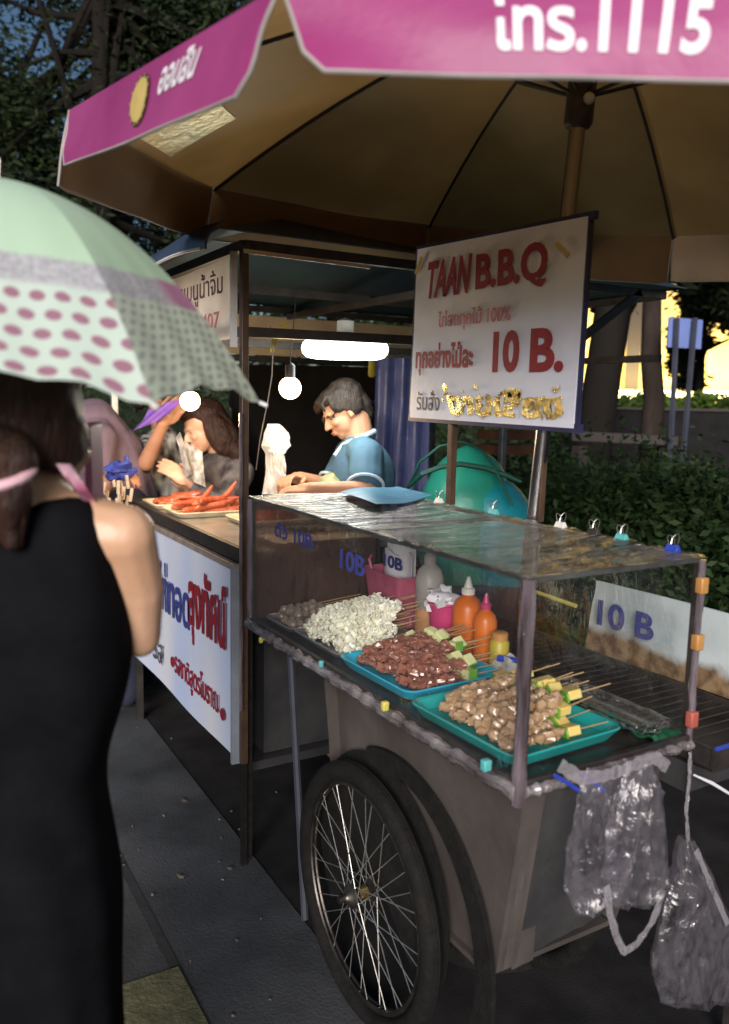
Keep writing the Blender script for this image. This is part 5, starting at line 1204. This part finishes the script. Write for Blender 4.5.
# leafy bushes right behind the cart
def bush(x,D,rx,zt,n,size,label):
    b0=g0(x,D); root=empty('bush',b0,label,'bush','bushes behind the cart'); mb=MB()
    for i in range(7):
        a=random.random()*6.3; mb.tube([b0+V((.04*math.cos(a),.04*math.sin(a),0)),b0+V((.15*math.cos(a),.15*math.sin(a),zt*.4)),b0+V((.4*rx*math.cos(a),.4*rx*math.sin(a),zt*.8))],[.02,.014,.006],6)
    mb.build('stems','bark',root); mb=MB(); leafcloud(mb,b0+V((0,0,zt*.55)),(rx,rx,zt*.40),n,size,70,.4,flat=.42); 
    mb.build('leaves','leaf_hedge',root,smooth=False,fixn=False)
bush(528,4.9,.62,1.27,16000,.024,'leafy green bush just behind the parasol pole')
bush(620,4.4,.66,1.26,20000,.024,'leafy green bush under the wooden rail, behind the middle of the back panel')
bush(722,4.0,.70,1.25,20000,.024,'leafy green bush at the edge of the picture under the blue sign')
bush(800,3.6,.66,1.2,10000,.026,'leafy green bush beyond the blue sign posts, nearest the stained panel end')
bush(640,5.6,.75,1.24,14000,.03,'leafy green bush in the second row directly below the wooden rail')
# wall floodlit from below, its strip lamp and pillars
wa,wb=g0(500,15.5),g0(900,13.5); wd_=(wb-wa).normalized(); wn=V((wd_.y,-wd_.x,0)); 
if wn.dot(CAM-wa)<0: wn=-wn
wr=empty('lit_wall',lerp(wa,wb,.5),'pale yellow building wall glowing in the light of a low strip lamp','building')
mb=MB(); mb.slab(lambda u,v:lerp(wa,wb,u)+V((0,0,v*7)),20,10,.25,wn); mb.build('wall','wall_yellow',wr)
for t in (.12,.34,.62,.86):
    q=lerp(wa,wb,t)+wn*.12; mb=MB(); mb.box(q+V((0,0,3.5)),(.24,.24,7),rotm('Z',math.atan2(wd_.y,wd_.x))); mb.build('pillar','wood_dark',wr)
la,lb=lerp(wa,wb,.05)+wn*.7,lerp(wa,wb,.95)+wn*.7
mb=MB(); mb.bar(la+V((0,0,1.71)),lb+V((0,0,1.71)),.25,.16); mb.build('strip_lamp','strip_glow',wr)
mb=MB(); mb.bar(la+V((0,0,.79)),lb+V((0,0,.79)),.3,1.56); mb.build('lamp_ledge','wall_dark',wr)
l=bpy.data.lights.new('strip_light','AREA'); l.shape='RECTANGLE'; l.size=(lb-la).length; l.size_y=.2; l.energy=210; l.color=(1,.78,.32)
lo=bpy.data.objects.new('strip_light',l); COL.objects.link(lo); lo.location=lerp(la,lb,.5)+V((0,0,1.86)); 
zv=-(V((0,0,1))-wn*.75).normalized(); xv=wd_; yv=zv.cross(xv); mm=Matrix((xv,yv,-(-zv))).transposed(); 
lo.rotation_euler=Matrix((xv,zv.cross(xv),zv)).transposed().to_euler()
lw=empty('dark_band_slab',g0(650,8.3),'dark slab added to blacken the band between the bushes and the lit hedge','wall'); a,b=g0(540,8.4),g0(800,8.2); MB().bar(a+V((0,0,.75)),b+V((0,0,.75)),.18,1.5).build('wall','wall_dark',lw,bevel=.01); MB().bar(a+V((0,0,1.512)),b+V((0,0,1.512)),.24,.024).build('slab_top','wood_dark',lw)  # added dark slab, blackens the band below the lit hedge top
# trunks, rail and blue sign
tk=empty('tree',g0(592,7),'thick dark leaning trunk beside the price sign','tree'); a=PX(593,440,7.0); b=PX(616,290,7.0); MB().tube([V((a.x-.05,a.y,0)),a,lerp(a,b,.5),b,b+(b-a)*1.2],[.22,.165,.155,.16,.12],12).build('trunk','bark',tk)
mb=MB(); leafcloud(mb,PX(640,215,7.3),(1.1,1.0,.6),6000,.09); mb.build('crown','leaf_dark',tk,smooth=False,fixn=False)
tk=empty('tree',g0(652,6.4),'slender pale brown trunk standing behind the wooden rail','tree'); MB().tube([V((g0(651,6.4).x,g0(651,6.4).y,0)),PX(651,440,6.4),PX(654,400,6.4),PX(651,360,6.4),PX(652,300,6.4),PX(655,200,6.4)],[.1,.09,.082,.08,.072,.06],12).build('trunk','bark_light',tk)
mb=MB(); leafcloud(mb,PX(655,180,6.6),(.9,.9,.5),4000,.08); mb.build('crown','leaf_dark',tk,smooth=False,fixn=False)
tree('tree',g0(690,10),3.2,.08,[crown(688,350,10,.20,.55),crown(725,292,8.6,.5,.3)],9000,.05,'bushy young tree behind the blue sign','leaf_dark',limbs=5)
tree('tree',g0(790,8),3.4,.07,[crown(735,305,7.8,.35,.22),crown(800,300,8,.6,.5)],6000,.045,'tree reaching its leafy branch in over the blue sign','leaf_dark',limbs=5)
rl=empty('wooden_rail',g0(620,6.1),'dark weathered wooden rail across the foot of the trunks','rail'); MB().bar(PX(570,436,6.1),PX(676,441,6.1),.12,.075).build('plank','wood_dark',rl,bevel=.01)
for x in (580,668): q=PX(x,442,6.1); MB().bar(V((q.x,q.y,0)),q-V((0,0,.03)),.08).build('post','wood_dark',rl)
bs_=empty('blue_notice',g0(685,6),'small blank blue notice board on two thin posts in front of the hedge','sign'); a,b,c,d=PX(667,347,6),PX(701,349,6),PX(703,320,6),PX(669,317,6)
MB().slab(lambda u,v:lerp(lerp(a,b,u),lerp(d,c,u),v),2,2,.02,-FH).build('panel','sign_blue',bs_)
for x,xb,yb in ((677,671,440),(695,684,446)):
    p=PX(x,318,5.97); q=PX(xb,yb,5.97); MB().bar(p,V((q.x,q.y,q.z)),.028,.028).build('post','post_grey',bs_); MB().bar(q,V((q.x+(q.x-p.x)*.8,q.y,0)),.028,.028).build('post','post_grey',bs_)
